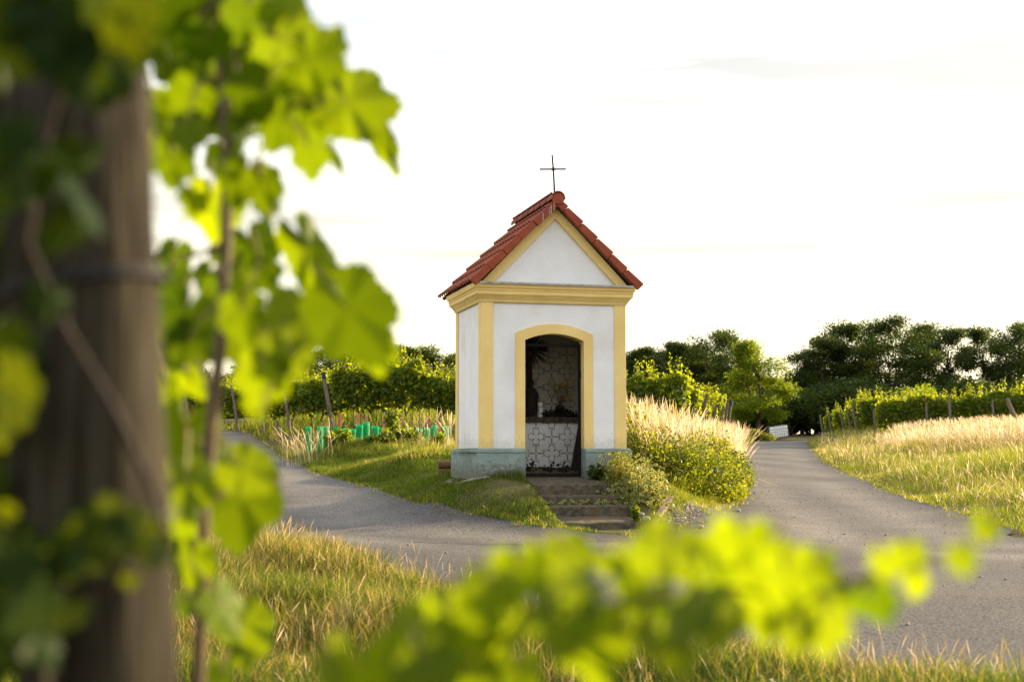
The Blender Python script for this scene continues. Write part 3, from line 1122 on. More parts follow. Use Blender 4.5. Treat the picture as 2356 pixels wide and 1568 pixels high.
# ---------------- cross on the ridge
cr = empty("cross", (0, 0, 0), None, None)
cr.parent = chapel
cb, ct = cw(RXC - .015, -.02, ridge_z + .03), None
lean = -.028
cx0, cz0, cy0 = RXC - .02, ridge_z + .04, -.03
b_ = MB()
b_.tube([(cx0, cy0, cz0), (cx0 + lean * .6, cy0, cz0 + .34), (cx0 + lean * 1.3, cy0, cz0 + .585)], [.013, .013, .0115], 8)
b_.build("upright", M["rust_iron"], cr, off=OFF)
b_ = MB()
bz = cz0 + .375
b_.tube([(cx0 - .205 - .02, cy0 - .001, bz - .012), (cx0 + .19 - .02, cy0 - .001, bz + .010)], .012, 8)
b_.build("crossbar", M["rust_iron"], cr, off=OFF)
b_ = MB()
b_.tube([(cx0 - .02 + .026 * math.cos(a), cy0 - .004, bz + .026 * math.sin(a)) for a in np.linspace(0, 2 * math.pi, 17)], .004, 6, cap=False)
b_.build("ring", M["rust_iron"], cr, off=OFF)
# ---------------- wrought iron gate
GY0 = .155
gt = empty("gate", (0, 0, 0), None, None)
gt.parent = chapel
GX0, GX1, GZ0, GZ1 = OL + .008, ORI - .010, -.262, 1.655
f = MB()
fw = .038
f.box(GX0, GX0 + fw, GY0, GY0 + .03, GZ0, GZ1)
f.box(GX1 - fw, GX1, GY0, GY0 + .03, GZ0, GZ1)
f.box(GX0 + fw, GX1 - fw, GY0 + .001, GY0 + .029, GZ1 - fw, GZ1)
f.box(GX0 + fw, GX1 - fw, GY0 + .001, GY0 + .029, GZ0, GZ0 + .045)
f.build("gate_frame", M["iron"], gt, off=OFF)
sc_ = MB()
cxm = (GX0 + GX1) / 2
dx, dz = .2365, .2385
rr = .0038
yy = GY0 + .015
for ci in range(-2, 3):
    for ri in range(0, 9):
        if abs(ci) == 2:
            continue
        cx_, cz_ = cxm + ci * dx, 1.50 - ri * dz
        if (ci + ri) % 2 == 0 and cz_ > GZ0 - .02:
            for a0 in (0, .5, 1, 1.5):
                ca, sa = math.cos(a0 * math.pi), math.sin(a0 * math.pi)
                ox, oz = cx_ + .071 * ca, cz_ + .071 * sa
                pts_ = []
                for t in np.linspace(-.80 * math.pi, .80 * math.pi, 16):
                    px_, pz_ = ox + .048 * math.cos(a0 * math.pi + t), oz + .048 * math.sin(a0 * math.pi + t)
                    pts_.append((px_, yy, pz_))
                if all(GZ0 < p[2] < GZ1 for p in pts_):
                    sc_.tube(pts_, rr, 5)
        elif cz_ > GZ0 + .02:
            for a0 in (0, .5, 1, 1.5):
                ca, sa = math.cos(a0 * math.pi), math.sin(a0 * math.pi)
                for sgn in (-1, 1):
                    pts_ = []
                    for (d_, o_) in ((.0, .024), (.012, .012), (.03, .005), (.075, .004), (.10, .008), (.118, .022), (.117, .038), (.104, .046), (.092, .040)):
                        if d_ == 0:
                            d_, o_ = .010, .012
                        pts_.append((cx_ + d_ * ca - sgn * o_ * sa, yy, cz_ + d_ * sa + sgn * o_ * ca))
                    pts_ = [(min(max(p[0], GX0 + .01), GX1 - .01), p[1], p[2]) for p in pts_]
                    if all(GZ0 < p[2] < GZ1 for p in pts_):
                        sc_.tube(pts_, rr * .9, 5)
sc_.build("scrollwork", M["iron"], gt, off=OFF, smooth=True)
for hz in (1.22, .1):
    h = MB()
    h.tube([(GX1 + .004, GY0 + .01, hz - .06), (GX1 + .004, GY0 + .01, hz + .06)], .014, 8)
    h.build("hinge", M["iron"], gt, off=OFF)
h = MB()
h.box(GX0 + .004, GX0 + fw + .012, GY0 - .012, GY0 - .001, .62, .74)
h.tube([(GX0 + .03, GY0 - .012, .70), (GX0 + .03, GY0 - .05, .70), (GX0 + .09, GY0 - .05, .70)], .008, 6)
h.build("lock", M["iron"], gt, off=OFF)
# ---------------- altar
AF = .98
a = MB()
a.box(.255, WD - .255, AF, DP - .254, -.268, .53)
alt = a.build("altar", M["white"], chapel, off=OFF)
a = MB()
a.box(.255, WD - .255, AF - .05, DP - .254, .532, .615)
a.build("altar_slab", M["concrete"], alt, off=OFF, bevel=.006)
AZ = .615
# ---------------- what stands inside
def inside(name, x, y, z, label, cat, group=None):
    return empty(name, cw(x, y, z), label, cat, group, rz=YAW)


def ix(px, y):
    """Chapel x at depth y inside that is seen through the door at picture column px."""
    r = (px - CX) / FPX
    ux, uy = math.cos(YAW), math.sin(YAW)
    return (r * (AY + y * ux) - AX + y * uy) / (ux - r * uy)


cd = inside("candle", ix(1243, 1.06), 1.06, AZ, "thick white candle standing on the altar shelf behind the gate", "candle")
m = MB()
m.lathe([(.040, .001), (.040, .22), (.036, .228), (.012, .222)], n=18)
m.build("wax", M["candle"], cd, smooth=False)
m = MB()
m.tube([(0, 0, .22), (.003, 0, .238)], .003, 5)
m.build("wick", M["iron"], cd)
stt = inside("statue", ix(1222, 1.2), 1.2, AZ, "dark statue of a robed figure at the left end of the altar", "statue")
m = MB()
m.lathe([(.12, .001), (.125, .03), (.10, .04), (.11, .10), (.125, .25), (.115, .38), (.10, .47), (.085, .52), (.045, .555), (.034, .575), (.05, .60), (.058, .635), (.056, .67), (.035, .70), (.01, .71)], n=18)
m.tube([(-.085, -.02, .48), (-.10, -.07, .36), (-.02, -.115, .38)], [.035, .03, .02], 8)
m.tube([(.085, -.02, .48), (.10, -.07, .36), (.02, -.115, .38)], [.035, .03, .02], 8)
m.build("figure", M["dark"], stt, smooth=True)
stt.scale = (.85, .85, .82)
fv = inside("flower_vase", ix(1288, 1.2), 1.20, AZ, "dark vase of yellow lilies in the middle of the altar", "vase")
m = MB()
m.lathe([(.05, .001), (.075, .04), (.085, .10), (.065, .16), (.055, .18), (.058, .19)], n=16)
m.build("vase", M["dark"], fv, smooth=True)
M["lily"] = surf("yellow_petals", (.62, .40, .03), (.50, .30, .02), .6, 20, bump=0)
M["stem"] = surf("green_stems", (.07, .09, .025), (.05, .065, .02), .6, 10, bump=0)
fl, sm_ = MB(), MB()
for k in range(15):
    a0 = random.uniform(0, 6.28)
    rr_ = random.uniform(.04, .21)
    hx, hy, hz = rr_ * math.cos(a0) * 1.15, rr_ * math.sin(a0) * .55, random.uniform(.26, .56)
    if k == 0:
        hx, hy, hz = .22, -.02, .56
    sm_.tube([(0, 0, .17), (hx * .4, hy * .4, .17 + (hz - .17) * .6), (hx, hy, hz)], .003, 5)
    for j in range(6):
        b0 = j * math.pi / 3 + a0
        fl.tube([(hx, hy, hz), (hx + .03 * math.cos(b0), hy + .03 * math.sin(b0), hz + .02), (hx + .055 * math.cos(b0), hy + .055 * math.sin(b0), hz + .012)], [.004, .013, .002], 5)
fl.build("blossoms", M["lily"], fv)
sm_.build("stems", M["stem"], fv)


def dark_leaves(n, rx, ry, rz_, size):
    P_ = rng.normal(size=(n, 3)) * np.array([rx, ry, rz_]) * .5
    P_[:, 2] = np.abs(P_[:, 2])
    return P_, rng.uniform(.6, 1.2, n) * size, rng.normal(size=(n, 3)), rng.normal(size=(n, 3))


LEAF4 = [(0, 0, 0), (.42, .45, .1), (0, 1, 0), (-.42, .45, .1)]
LEAF4F = [[0, 1, 2], [0, 2, 3]]
M["deadleaf"] = leafy("dark_wreath_leaf", (.012, .012, .008), (.02, .015, .01), (.01, .012, .006), (.02, .015, .008), .15)
wr = inside("wreath", ix(1286, 1.06), 1.06, AZ, "dark wreath of leaves lying along the altar edge below the lilies", "wreath")
P_, S_, N_, T_ = dark_leaves(300, .30, .06, .10, .06)
P_[:, 2] += .012
scatter("wreath_leaves", LEAF4, LEAF4F, P_, S_, N_, T_, M["deadleaf"], tone=rng.random(300), parent=wr)
m = MB()
m.tube([(-.3, 0, .025), (-.1, -.03, .03), (.1, -.03, .03), (.34, .01, .025)], .02, 7)
m.build("wreath_core", M["dark"], wr)
pf = inside("palm_fronds", ix(1224, 1.40), DP - .27, 1.66, "dried palm fronds spread behind the wooden wall cross inside", "palm fronds")
m = MB()
for k in range(15):
    a0 = -1.9 + k * .27 + random.uniform(-.08, .08)
    l0 = random.uniform(.24, .36)
    m.tube([(0, 0, 0), (.5 * l0 * math.cos(a0), -.03, .5 * l0 * math.sin(a0)), (l0 * math.cos(a0), -.045, l0 * math.sin(a0) - .02)], [.006, .013, .002], 5)
m.build("fronds", M["dark"], pf)
wc = inside("wall_cross", ix(1219, 1.36), DP - .34, 1.66, "dark wooden cross on the back wall inside the chapel", "cross")
m = MB()
m.box(-.04, .04, -.02, .02, -.70, .42)
m.build("upright", M["dark"], wc)
m = MB()
m.box(-.28, .28, -.045, -.022, -.02, .065)
m.build("crossbar", M["dark"], wc)
pk = inside("leaning_board", ix(1329, .6), .6, -.268, "dark board leaning on the inner wall at the right of the doorway", "board")
m = MB()
m.prism([(-.13, .002), (.10, .002), (.10, .98), (.055, .98)], -.02, .02)
m.build("board", M["dark"], pk)
for i, (x_, w_, lb) in enumerate(((ix(1219, .38), .11, "withered pot plant on the chapel floor by the gate hinge post opposite, tallest of three"), (ix(1262, .38), .13, "withered pot plant on the chapel floor at the middle of the gate"), (ix(1297, .38), .09, "low withered pot plant on the chapel floor beside the leaning board"))):
    if i == 0:
        lb = "withered pot plant on the chapel floor by the lock side of the gate"
    pp = inside("pot_plant", x_, .40, -.268, lb, "pot plant", "withered pot plants on the chapel floor")
    m = MB()
    m.lathe([(.045, .001), (.06, .075), (.055, .078)], n=14)
    m.build("pot", M["dark"], pp)
    P_, S_, N_, T_ = dark_leaves(70, w_ * 1.1, .08, .11 if i else .2, .05)
    P_[:, 2] += .06
    scatter("foliage", LEAF4, LEAF4F, P_, S_, N_, T_, M["deadleaf"], tone=rng.random(70), parent=pp)

# ================================================================== STEPS AND STONES
steps = empty("stone_steps", cw(1.1, -.6, -.95), "worn mossy concrete steps leading up to the chapel gate", "steps", rz=YAW)
SO = cw(1.1, -.6, -.95)


def step(x0, x1, y0, y1, zt0, zt1, zb):
    """Slab in chapel directions; the top falls from zt1 at the back to zt0 at the front edge."""
    m = MB()
    nx, ny = 16, 5
    vs_, fs_ = [], []
    for j in range(ny + 1):
        for i in range(nx + 1):
            x = x0 + (x1 - x0) * i / nx
            y = y0 + (y1 - y0) * j / ny
            if j == 0:
                y += random.uniform(-.012, .012)
            z = zt0 + (zt1 - zt0) * j / ny + random.uniform(-.006, .006)
            vs_.append((x - 1.1, y + .6, z + .95))
    k0 = len(vs_)
    ring = [i for i in range(nx + 1)] + [(j + 1) * (nx + 1) - 1 for j in range(1, ny + 1)] + [ny * (nx + 1) + i for i in range(nx - 1, -1, -1)] + [j * (nx + 1) for j in range(ny - 1, 0, -1)]
    for j in range(ny):
        for i in range(nx):
            a = j * (nx + 1) + i
            fs_.append([a, a + 1, a + nx + 2, a + nx + 1])
    for i in ring:
        v = vs_[i]
        vs_.append((v[0], v[1], zb + .95))
    n = len(ring)
    for i in range(n):
        fs_.append([ring[i], k0 + i, k0 + (i + 1) % n, ring[(i + 1) % n]])
    m.add(vs_, fs_)
    return m.build("step", M["concrete"], steps, bevel=.014)


step(.64, 1.85, -.52, .005, -.372, -.285, -.75)
step(.63, 1.86, -.82, -.525, -.522, -.512, -.85)
step(.605, 1.88, -1.12, -.825, -.653, -.64, -.95)
step(.66, 1.80, -1.88, -1.125, -.842, -.785, -1.1)

kb = empty("kerb_stone", (1.98, 19.15, g1(1.98, 19.15)), "low pinkish stone edging right of the planted bank by the steps", "kerb")
m = MB()
kp = [np.array(p) for p in ((1.86, 18.75), (2.02, 19.3), (2.25, 20.2), (2.5, 21.4))]
for a, b in zip(kp[:-1], kp[1:]):
    d = b - a
    n = np.array([-d[1], d[0]]) / np.linalg.norm(d) * .045
    za_, zb_ = g1(*a), g1(*b)
    vs_ = []
    for (p, zz) in ((a, za_), (b * .97 + a * .03, zb_)):
        for s_ in (-1, 1):
            for h in (-.15, .055 + random.uniform(-.02, .02)):
                q_ = p + n * s_
                vs_.append((q_[0] - 1.98, q_[1] - 19.15, zz + h - g1(1.98, 19.15)))
    m.add(vs_, [[0, 1, 3, 2], [4, 6, 7, 5], [0, 4, 5, 1], [2, 3, 7, 6], [1, 5, 7, 3], [0, 2, 6, 4]])
m.build("edging", M["kerb"], kb, bevel=.015)
for i, (px, py, Y, r_, lb) in enumerate(((1474, 1187, 18.9, .042, "pale rounded stone beside the lowest step, upper of two"), (1487, 1197, 18.75, .047, "pale rounded stone beside the lowest step, lower of two"),
                                        (1692, 1162, 22.0, .05, "grey stone lying on the gravel patch by the right lane"), (1606, 1206, 18.6, .045, "pale stone at the lane edge on the gravel patch"))):
    c_ = at(px, py, Y)
    if i >= 2:
        c_ = on(px, Y)
    m = MB()
    m.blob((0, 0, r_ * .55), (r_ * 1.25, r_, r_ * .75), 12, 8, .12)
    o = m.build("stone", M["stone"], None, smooth=True)
    o.location = c_
    tag(o, lb, "stone", "loose stones by the steps")
# stacked timber beams behind the chapel's left side
for i, (y0, lb) in enumerate(((0, "lower squared timber of the pair stacked behind the chapel"), (1, "upper squared timber of the pair stacked behind the chapel"))):
    c_ = at(1008, 1072 if i == 0 else 1051, 22.6)
    m = MB()
    hw = .058
    m.tube([(0, 0, 0), (.35, .02, 0), (.8, .05, 0)], .068, 10, jitter=.08)
    o = m.build("timber_beam", M["log"], None, smooth=False)
    o.location = (c_.x, c_.y, (g1(c_.x, c_.y) + .06) if i == 0 else (g1(c_.x, c_.y) + .19))
    o.rotation_euler = (0, 0, R(8 + 3 * i))
    tag(o, lb, "timber", "timbers stacked by the chapel")
# ================================================================== TREES
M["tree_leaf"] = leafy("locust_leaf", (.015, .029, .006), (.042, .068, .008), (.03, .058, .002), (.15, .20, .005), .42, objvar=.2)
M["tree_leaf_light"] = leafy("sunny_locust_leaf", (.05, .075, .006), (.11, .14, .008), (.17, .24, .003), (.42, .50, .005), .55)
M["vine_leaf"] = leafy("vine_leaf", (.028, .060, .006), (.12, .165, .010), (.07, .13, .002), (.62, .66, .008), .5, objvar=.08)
M["bush_leaf"] = leafy("bush_leaf", (.028, .05, .006), (.12, .14, .012), (.08, .12, .003), (.48, .47, .012), .45)

QLEAF = [(0, 0, 0), (.5, .5, .12), (0, 1, 0), (-.5, .5, .12)]
QLEAFF = [[0, 1, 2], [0, 2, 3]]
VLEAF = [(0, .12, 0), (.30, -.02, .05), (.52, .30, .10), (.36, .55, .03), (.42, .78, .06), (.0, 1.0, -.04), (-.42, .78, .06), (-.36, .55, .03), (-.52, .30, .10), (-.30, -.02, .05)]
VLEAFF = [[0, 1, 2, 3], [0, 3, 4, 5], [0, 5, 6, 7], [0, 7, 8, 9]]


def rand_dirs(n):
    return unit(rng.normal(size=(n, 3)))


def make_tree(seed, h, spread, nl, clumps, leaf_mat, label, cat="tree", group=None, low=.30, lsize=.20, flat=.5):
    """Spreading locust: forked trunk, limbs to layered leaf clumps with gaps between."""
    rs = np.random.default_rng(seed)
    random.seed(seed)
    root = empty("locust_tree", (0, 0, 0), label, cat, group)
    tr = MB()
    nfork = rs.integers(2, 4)
    base_h = h * rs.uniform(.16, .26)
    r0 = .022 * h * rs.uniform(.8, 1.1)
    top = Vector((rs.uniform(-.2, .2), rs.uniform(-.2, .2), base_h))
    tr.tube([(0, 0, -.3), (rs.uniform(-.1, .1), 0, base_h * .5), top], [r0 * 1.25, r0, r0 * .85], 8)
    forks = []
    for k in range(nfork):
        a = 6.28 * k / nfork + rs.uniform(-.6, .6)
        e = Vector((math.cos(a) * spread * .25, math.sin(a) * spread * .25, h * rs.uniform(.5, .62)))
        mid = top.lerp(e, .5) + Vector((rs.uniform(-.3, .3), rs.uniform(-.3, .3), .3))
        tr.tube([top, mid, e], [r0 * .7, r0 * .5, r0 * .36], 7)
        forks += [mid, e]
    P, N, T, S, TN = [], [], [], [], []
    for k in range(clumps):
        t = low + (1 - low) * ((k + rs.uniform(0, 1)) / clumps)
        a = rs.uniform(0, 6.28)
        env = spread * (1 - max(0, (t - .55) / .5) ** 2 * .85) * (0.75 + .25 * min(1, (t - low) / .2 + .3))
        rad = env * math.sqrt(rs.uniform(.12, 1.0)) * .85
        c = np.array([rad * math.cos(a), rad * math.sin(a), h * min(t, .965)])
        r = np.array([1, 1, flat]) * rs.uniform(.10, .165) * h * (.8 if t > .8 else 1)
        c[2] -= r[2] * .5
        f = min(forks, key=lambda q_: (q_ - Vector(c)).length + (2 if q_.z > c[2] else 0))
        mid = f.lerp(Vector(c), .55) + Vector((rs.uniform(-.2, .2), rs.uniform(-.2, .2), rs.uniform(-.1, .4)))
        tr.tube([f, mid, Vector(c) + Vector((0, 0, r[2] * .2))], [r0 * .3, r0 * .17, r0 * .06], 5)
        for _ in range(4):
            d = rs.normal(size=3)
            d /= np.linalg.norm(d)
            tr.tube([mid, Vector(c).lerp(mid, .4), Vector(c + d * r * .9)], [r0 * .12, r0 * .08, r0 * .03], 4, cap=False)
        n = int(nl / clumps * rs.uniform(.6, 1.4))
        # sprays inside the clump: leaves strung round short drooping twigs
        ns = max(6, n // 34)
        sd = rs.normal(size=(ns, 3))
        sd /= np.linalg.norm(sd, axis=1, keepdims=True)
        sc = c + sd * r * rs.uniform(.35, 1.05, (ns, 1))
        which = rs.integers(0, ns, n)
        off = rs.normal(size=(n, 3)) * np.array([.36, .36, .20]) * (.5 + .05 * h)
        off[:, 2] -= .12 * np.abs(off[:, 0])
        p = sc[which] + off
        P.append(p)
        nn = rs.normal(size=(n, 3)) * .7 + np.array([0, 0, .9])
        N.append(nn)
        T.append(rs.normal(size=(n, 3)) + np.array([0, 0, -.4]))
        S.append(rs.uniform(.7, 1.3, n) * lsize)
        TN.append(np.clip(rs.normal(.38, .22, n) + rs.uniform(-.22, .22), 0, 1))
    tr.build("trunk", M["bark"], root, smooth=True)
    scatter("crown", QLEAF, QLEAFF, np.concatenate(P), np.concatenate(S), np.concatenate(N), np.concatenate(T), leaf_mat, tone=np.concatenate(TN), parent=root)
    return root


TREES_G, LTREES_G = "locust trees beyond the right lane", "trees far behind the left vineyard"
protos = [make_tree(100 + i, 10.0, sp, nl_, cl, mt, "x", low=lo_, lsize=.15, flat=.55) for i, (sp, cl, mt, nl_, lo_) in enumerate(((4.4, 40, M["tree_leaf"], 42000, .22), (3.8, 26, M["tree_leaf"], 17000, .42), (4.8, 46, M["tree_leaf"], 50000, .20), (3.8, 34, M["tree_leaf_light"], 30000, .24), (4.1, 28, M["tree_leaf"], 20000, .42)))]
used = set()


def plant(proto, x, ytop, Y, label, group, cat="tree", wide=1.0, rot=0.0, sink=0.0):
    """Stand a copy of a prototype so that it is as tall as the photo shows at that depth."""
    src = protos[proto]
    o = src if proto not in used else copy_tree(src)
    used.add(proto)
    p = on(x, Y)
    htop = at(x, ytop, Y).z - p.z
    s = htop / 9.9
    o.location = (p.x, p.y, p.z - sink)
    o.scale = (s * wide, s * wide, s)
    o.rotation_euler = (0, 0, rot)
    tag(o, label, cat, group)
    return o


RT = [
    (0, 1492, 800, 118, "leafy locust tree just right of the chapel wall", 1.05, .4),
    (2, 1570, 790, 124, "broad dark locust tree second from the chapel wall", 1.0, 1.9),
    (4, 1652, 762, 121, "tallest dark domed locust tree between chapel and lane gap", 1.02, 3.3),
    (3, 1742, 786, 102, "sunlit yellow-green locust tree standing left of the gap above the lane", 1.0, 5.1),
    (1, 1845, 842, 122, "lower dark tree right of the gap above the lane", 1.3, 2.2),
    (0, 1895, 775, 118, "dark locust tree sloping up from the gap above the lane", .95, 4.0),
    (1, 1948, 742, 124, "dark tall locust tree with slim trunk, first of the tall right stand", 1.05, .2),
    (4, 2050, 732, 118, "tallest locust tree of the right stand, with see-through crown", 1.0, 1.1),
    (1, 2118, 740, 126, "slim locust tree behind the yellow-green bush tree", .85, 2.6),
    (1, 2182, 752, 119, "round dark locust tree left of the bright sky gap at the right", .82, .9),
    (1, 2272, 748, 121, "airy locust tree just right of the bright sky gap", .85, 4.4),
    (4, 2340, 744, 117, "airy locust tree at the right end of the tree line", .85, 3.0),
    (4, 2440, 735, 121, "locust tree cut off by the right edge of the view", 1.0, 5.5),
    (0, 1460, 822, 140, "low dark tree behind the leafy one beside the chapel wall", 1.2, 2.2),
    (2, 1620, 815, 142, "dark tree filling the gap behind the domed locust tree", 1.2, 1.2),
    (2, 1790, 868, 138, "low dark tree in the dip of the tree line above the lane", 1.5, .6),
    (0, 1910, 872, 140, "dark tree behind the first of the tall right stand", 1.2, 5.2),
    (2, 2080, 885, 142, "dark low tree behind the tallest of the right stand", 1.3, 3.9),
    (0, 2250, 880, 138, "dark low tree under the bright sky gap at the right", 1.3, 2.9),
    (2, 2370, 880, 141, "dark low tree behind the airy trees at the right end", 1.3, .1),
]
for pr_, x, yt, Y, lb, wd, ro in RT:
    plant(pr_, x, yt, Y, lb, TREES_G, wide=wd, rot=ro)
LT = [
    (2, 380, 765, 150, "dark tree glimpsed between the post and the hanging vine leaves", 1.0, .3),
    (1, 545, 838, 175, "small bluish tree glimpsed through the vine leaves above the left lane", 1.1, 2.0),
    (0, 655, 806, 182, "dark tree behind the pale hanging vine leaf", 1.2, 3.4),
    (4, 735, 806, 185, "grey-green tree right of the big pale vine leaf", 1.15, 1.2),
    (1, 812, 802, 190, "soft grey-green tree above the blue-capped vineyard post", 1.3, 4.1),
    (2, 882, 812, 188, "tree partly hidden behind the lowest hanging vine leaf", 1.2, .8),
    (0, 955, 796, 180, "tallest tree above the left vineyard, dark and domed", 1.15, 5.2),
    (4, 1030, 816, 183, "tree sloping down to the chapel's left wall", 1.15, 2.9),
    (1, 1120, 830, 185, "tree mostly hidden behind the chapel", 1.3, 1.5),
]
for pr_, x, yt, Y, lb, wd, ro in LT:
    plant(pr_, x, yt, Y, lb, LTREES_G, wide=wd, rot=ro)


def make_shrub(seed, label, w, h, n, mat, lsize=.11, name="shrub", lumps=9, stems=10):
    rs = np.random.default_rng(seed)
    random.seed(seed)
    root = empty(name, (0, 0, 0), label, "shrub")
    tr = MB()
    P, TN = [], []
    for k in range(lumps):
        a = rs.uniform(0, 6.28)
        rad = math.sqrt(rs.uniform(0, 1)) * w * .36
        c = np.array([rad * math.cos(a), rad * math.sin(a) * .8, h * rs.uniform(.25, .72)])
        r = np.array([w * .22, w * .22, h * .28]) * rs.uniform(.8, 1.2)
        m = n // lumps
        d = rs.normal(size=(m, 3))
        d /= np.linalg.norm(d, axis=1, keepdims=True)
        q_ = c + d * r * rs.uniform(.55, 1.08, (m, 1))
        q_[:, 2] = np.maximum(q_[:, 2], .03)
        P.append(q_)
        TN.append(np.clip(rs.normal(.4, .22, m) + rs.uniform(-.2, .2), 0, 1))
        tr.tube([(c[0] * .3, c[1] * .3, -.1), (c[0] * .7, c[1] * .7, c[2] * .5), tuple(c)], [.02 * h, .014 * h, .005 * h], 5)
    P = np.concatenate(P)
    n_ = len(P)
    tr.build("stem", M["bark"], root)
    scatter("foliage", QLEAF, QLEAFF, P, rs.uniform(.7, 1.3, n_) * lsize, rs.normal(size=(n_, 3)) + np.array([0, 0, .5]), rs.normal(size=(n_, 3)), mat, tone=np.concatenate(TN), parent=root)
    return root


sh_dark = make_shrub(301, "x", 7.0, 4.6, 9000, M["tree_leaf"], lsize=.24, lumps=14)
SH = [(1478, 905, 112, 1.0, "dark shrub under the first locust tree beside the chapel"), (1560, 905, 114, 1.1, "dark shrub behind the blue-capped post right of the chapel"),
      (1640, 895, 115, 1.1, "dark shrub beneath the domed locust tree"), (1725, 915, 110, 1.0, "dark shrub under the sunlit yellow-green tree"),
      (1800, 895, 112, 1.0, "dark shrub directly above the white tank"), (1868, 880, 113, 1.1, "dark shrub right of the white tank at the bend"),
      (1945, 868, 115, 1.3, "dark shrub behind the leaning row-end posts"), (2030, 872, 112, 1.3, "dark shrub left of the yellow-green bush tree"),
      (2205, 870, 113, 1.3, "dark shrub right of the yellow-green bush tree"), (2285, 868, 114, 1.3, "dark shrub beneath the airy right trees"), (2370, 866, 112, 1.3, "dark shrub at the right edge of the view under the trees")]
for i, (x, yt, Y, wd, lb) in enumerate(SH):
    o = sh_dark if i == 0 else copy_tree(sh_dark)
    p = on(x, Y)
    s = (at(x, yt, Y).z - p.z) / 4.5
    o.location = p
    o.scale = (s * wd, s * wd, s)
    o.rotation_euler = (0, 0, i * 1.3)
    tag(o, lb, "shrub", "dark shrubs under the trees")
LSH = [(300, 160, "dark bush low on the skyline far left of the left lane"), (395, 165, "dark bush on the skyline behind the farthest vine rows"), (470, 168, "dark bush on the skyline just left of the left lane's end"), (560, 170, "dark bush on the skyline above the left lane's end"),
       (650, 172, "dark bush on the skyline behind the third vine row"), (740, 170, "dark bush on the skyline behind the blue-capped post"), (840, 172, "dark bush on the skyline behind the front vine row"), (940, 170, "dark bush on the skyline left of the chapel wall"), (1040, 172, "dark bush on the skyline touching the chapel's left edge")]
for i, (x, Y, lb) in enumerate(LSH):
    o = copy_tree(sh_dark)
    p = on(x, Y)
    s = (at(x, 890 + 8 * (i % 3), Y).z - p.z) / 4.5
    o.location = p
    o.scale = (s * 1.25, s * 1.25, s)
    o.rotation_euler = (0, 0, i * 1.1 + .4)
    tag(o, lb, "shrub", "dark bushes under the far left trees")
bt = make_shrub(305, "yellow-green bush tree in front of the dark right stand", 5.0, 5.0, 9000, M["tree_leaf_light"], lsize=.2, lumps=13)
p = on(2110, 100)
bt.location = p
s = (at(2110, 878, 100).z - p.z) / 4.9
bt.scale = (s * 1.15, s * 1.15, s)
hs = make_shrub(306, "low clipped green hedge shrub by the bend of the right lane", 4.0, 1.3, 6000, M["bush_leaf"], lsize=.12)
p = on(1715, 84)
hs.location = (p.x, p.y, p.z - .1)
hs.scale = (.85, .7, (at(1715, 980, 84).z - p.z) / 1.25)
tag(hs, None, "shrub")

# ================================================================== VINEYARD
def make_vine(seed, h=1.75, w=1.3):
    rs = np.random.default_rng(seed)
    random.seed(seed)
    root = empty("grapevine", (0, 0, 0), "x", "grapevine")
    t = MB()
    t.tube([(0, 0, -.1), (.05, .02, .3), (-.03, -.02, .55), (.02, 0, .82)], [.035, .028, .026, .024], 7, jitter=.3)
    t.tube([(-w * .5, 0, .86), (-.3, .02, .82), (.02, 0, .82), (.3, -.02, .84), (w * .5, 0, .86)], [.012, .018, .022, .018, .012], 6, jitter=.3)
    t.build("trunk", M["vinewood"], root)
    P, TN, S = [], [], []
    n = 1500
    x = rs.uniform(-w * .56, w * .56, n)
    z = .58 + (h - .58) * rs.beta(1.35, 1.1, n) + .16 * np.sin(x * 4.2 + seed) * np.clip((.58 + (h - .58) * .6) / h, 0, 1)
    prof = .13 + .19 * np.sin(np.clip((z - .4) / (h - .3), 0, 1) * math.pi)
    side = rs.choice([-1, 1], n)
    y = side * prof * rs.uniform(.55, 1.1, n)
    P.append(np.stack([x, y, z], 1))
    S.append(rs.uniform(.08, .145, n))
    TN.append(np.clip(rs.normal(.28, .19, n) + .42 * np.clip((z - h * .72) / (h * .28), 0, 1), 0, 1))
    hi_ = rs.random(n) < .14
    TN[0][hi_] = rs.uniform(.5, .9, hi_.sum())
    sh = MB()
    for k in range(15):
        bx, by = rs.uniform(-w * .5, w * .5), rs.uniform(-.15, .15)
        l = rs.uniform(.10, .62)
        ex, ey = bx + rs.uniform(-.25, .25), by + rs.uniform(-.15, .15)
        b0, b1 = np.array([bx, by, h * .85]), np.array([ex, ey, h + l])
        sh.tube([tuple(b0), tuple((b0 + b1) / 2 + np.array([.02, .02, .04])), tuple(b1)], [.005, .004, .002], 4)
        m = int(8 + l * 26)
        tt = rs.uniform(0, 1, m)
        P.append(b0 + (b1 - b0) * tt[:, None] + rs.normal(size=(m, 3)) * .05)
        S.append(.13 * (1.05 - .75 * tt))
        TN.append(np.clip(rs.normal(.72, .16, m), 0, 1))
    sh.build("shoots", M["shoot"], root)
    P = np.concatenate(P)
    n_ = len(P)
    nn = rs.normal(size=(n_, 3)) * .85
    nn[:, 1] += np.sign(P[:, 1]) * .7
    nn[:, 2] += .35
    td = rs.normal(size=(n_, 3)) * .5
    td[:, 2] -= .9
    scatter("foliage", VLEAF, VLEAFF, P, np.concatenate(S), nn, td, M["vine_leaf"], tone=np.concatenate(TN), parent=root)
    return root


vines = [make_vine(400 + k) for k in range(5)]
vused = set()
vcount = 0


def put_vine(x, y, rz, s, label, group, dz=0.0):
    global vcount
    k = vcount % 5
    vcount += 1
    o = vines[k] if k not in vused else copy_tree(vines[k])
    vused.add(k)
    o.location = (x, y, g1(x, y) + dz)
    o.rotation_euler = (0, 0, rz + (math.pi if vcount % 3 == 0 else 0))
    o.scale = (1.0, 1.05, s)
    tag(o, label, "grapevine", group)


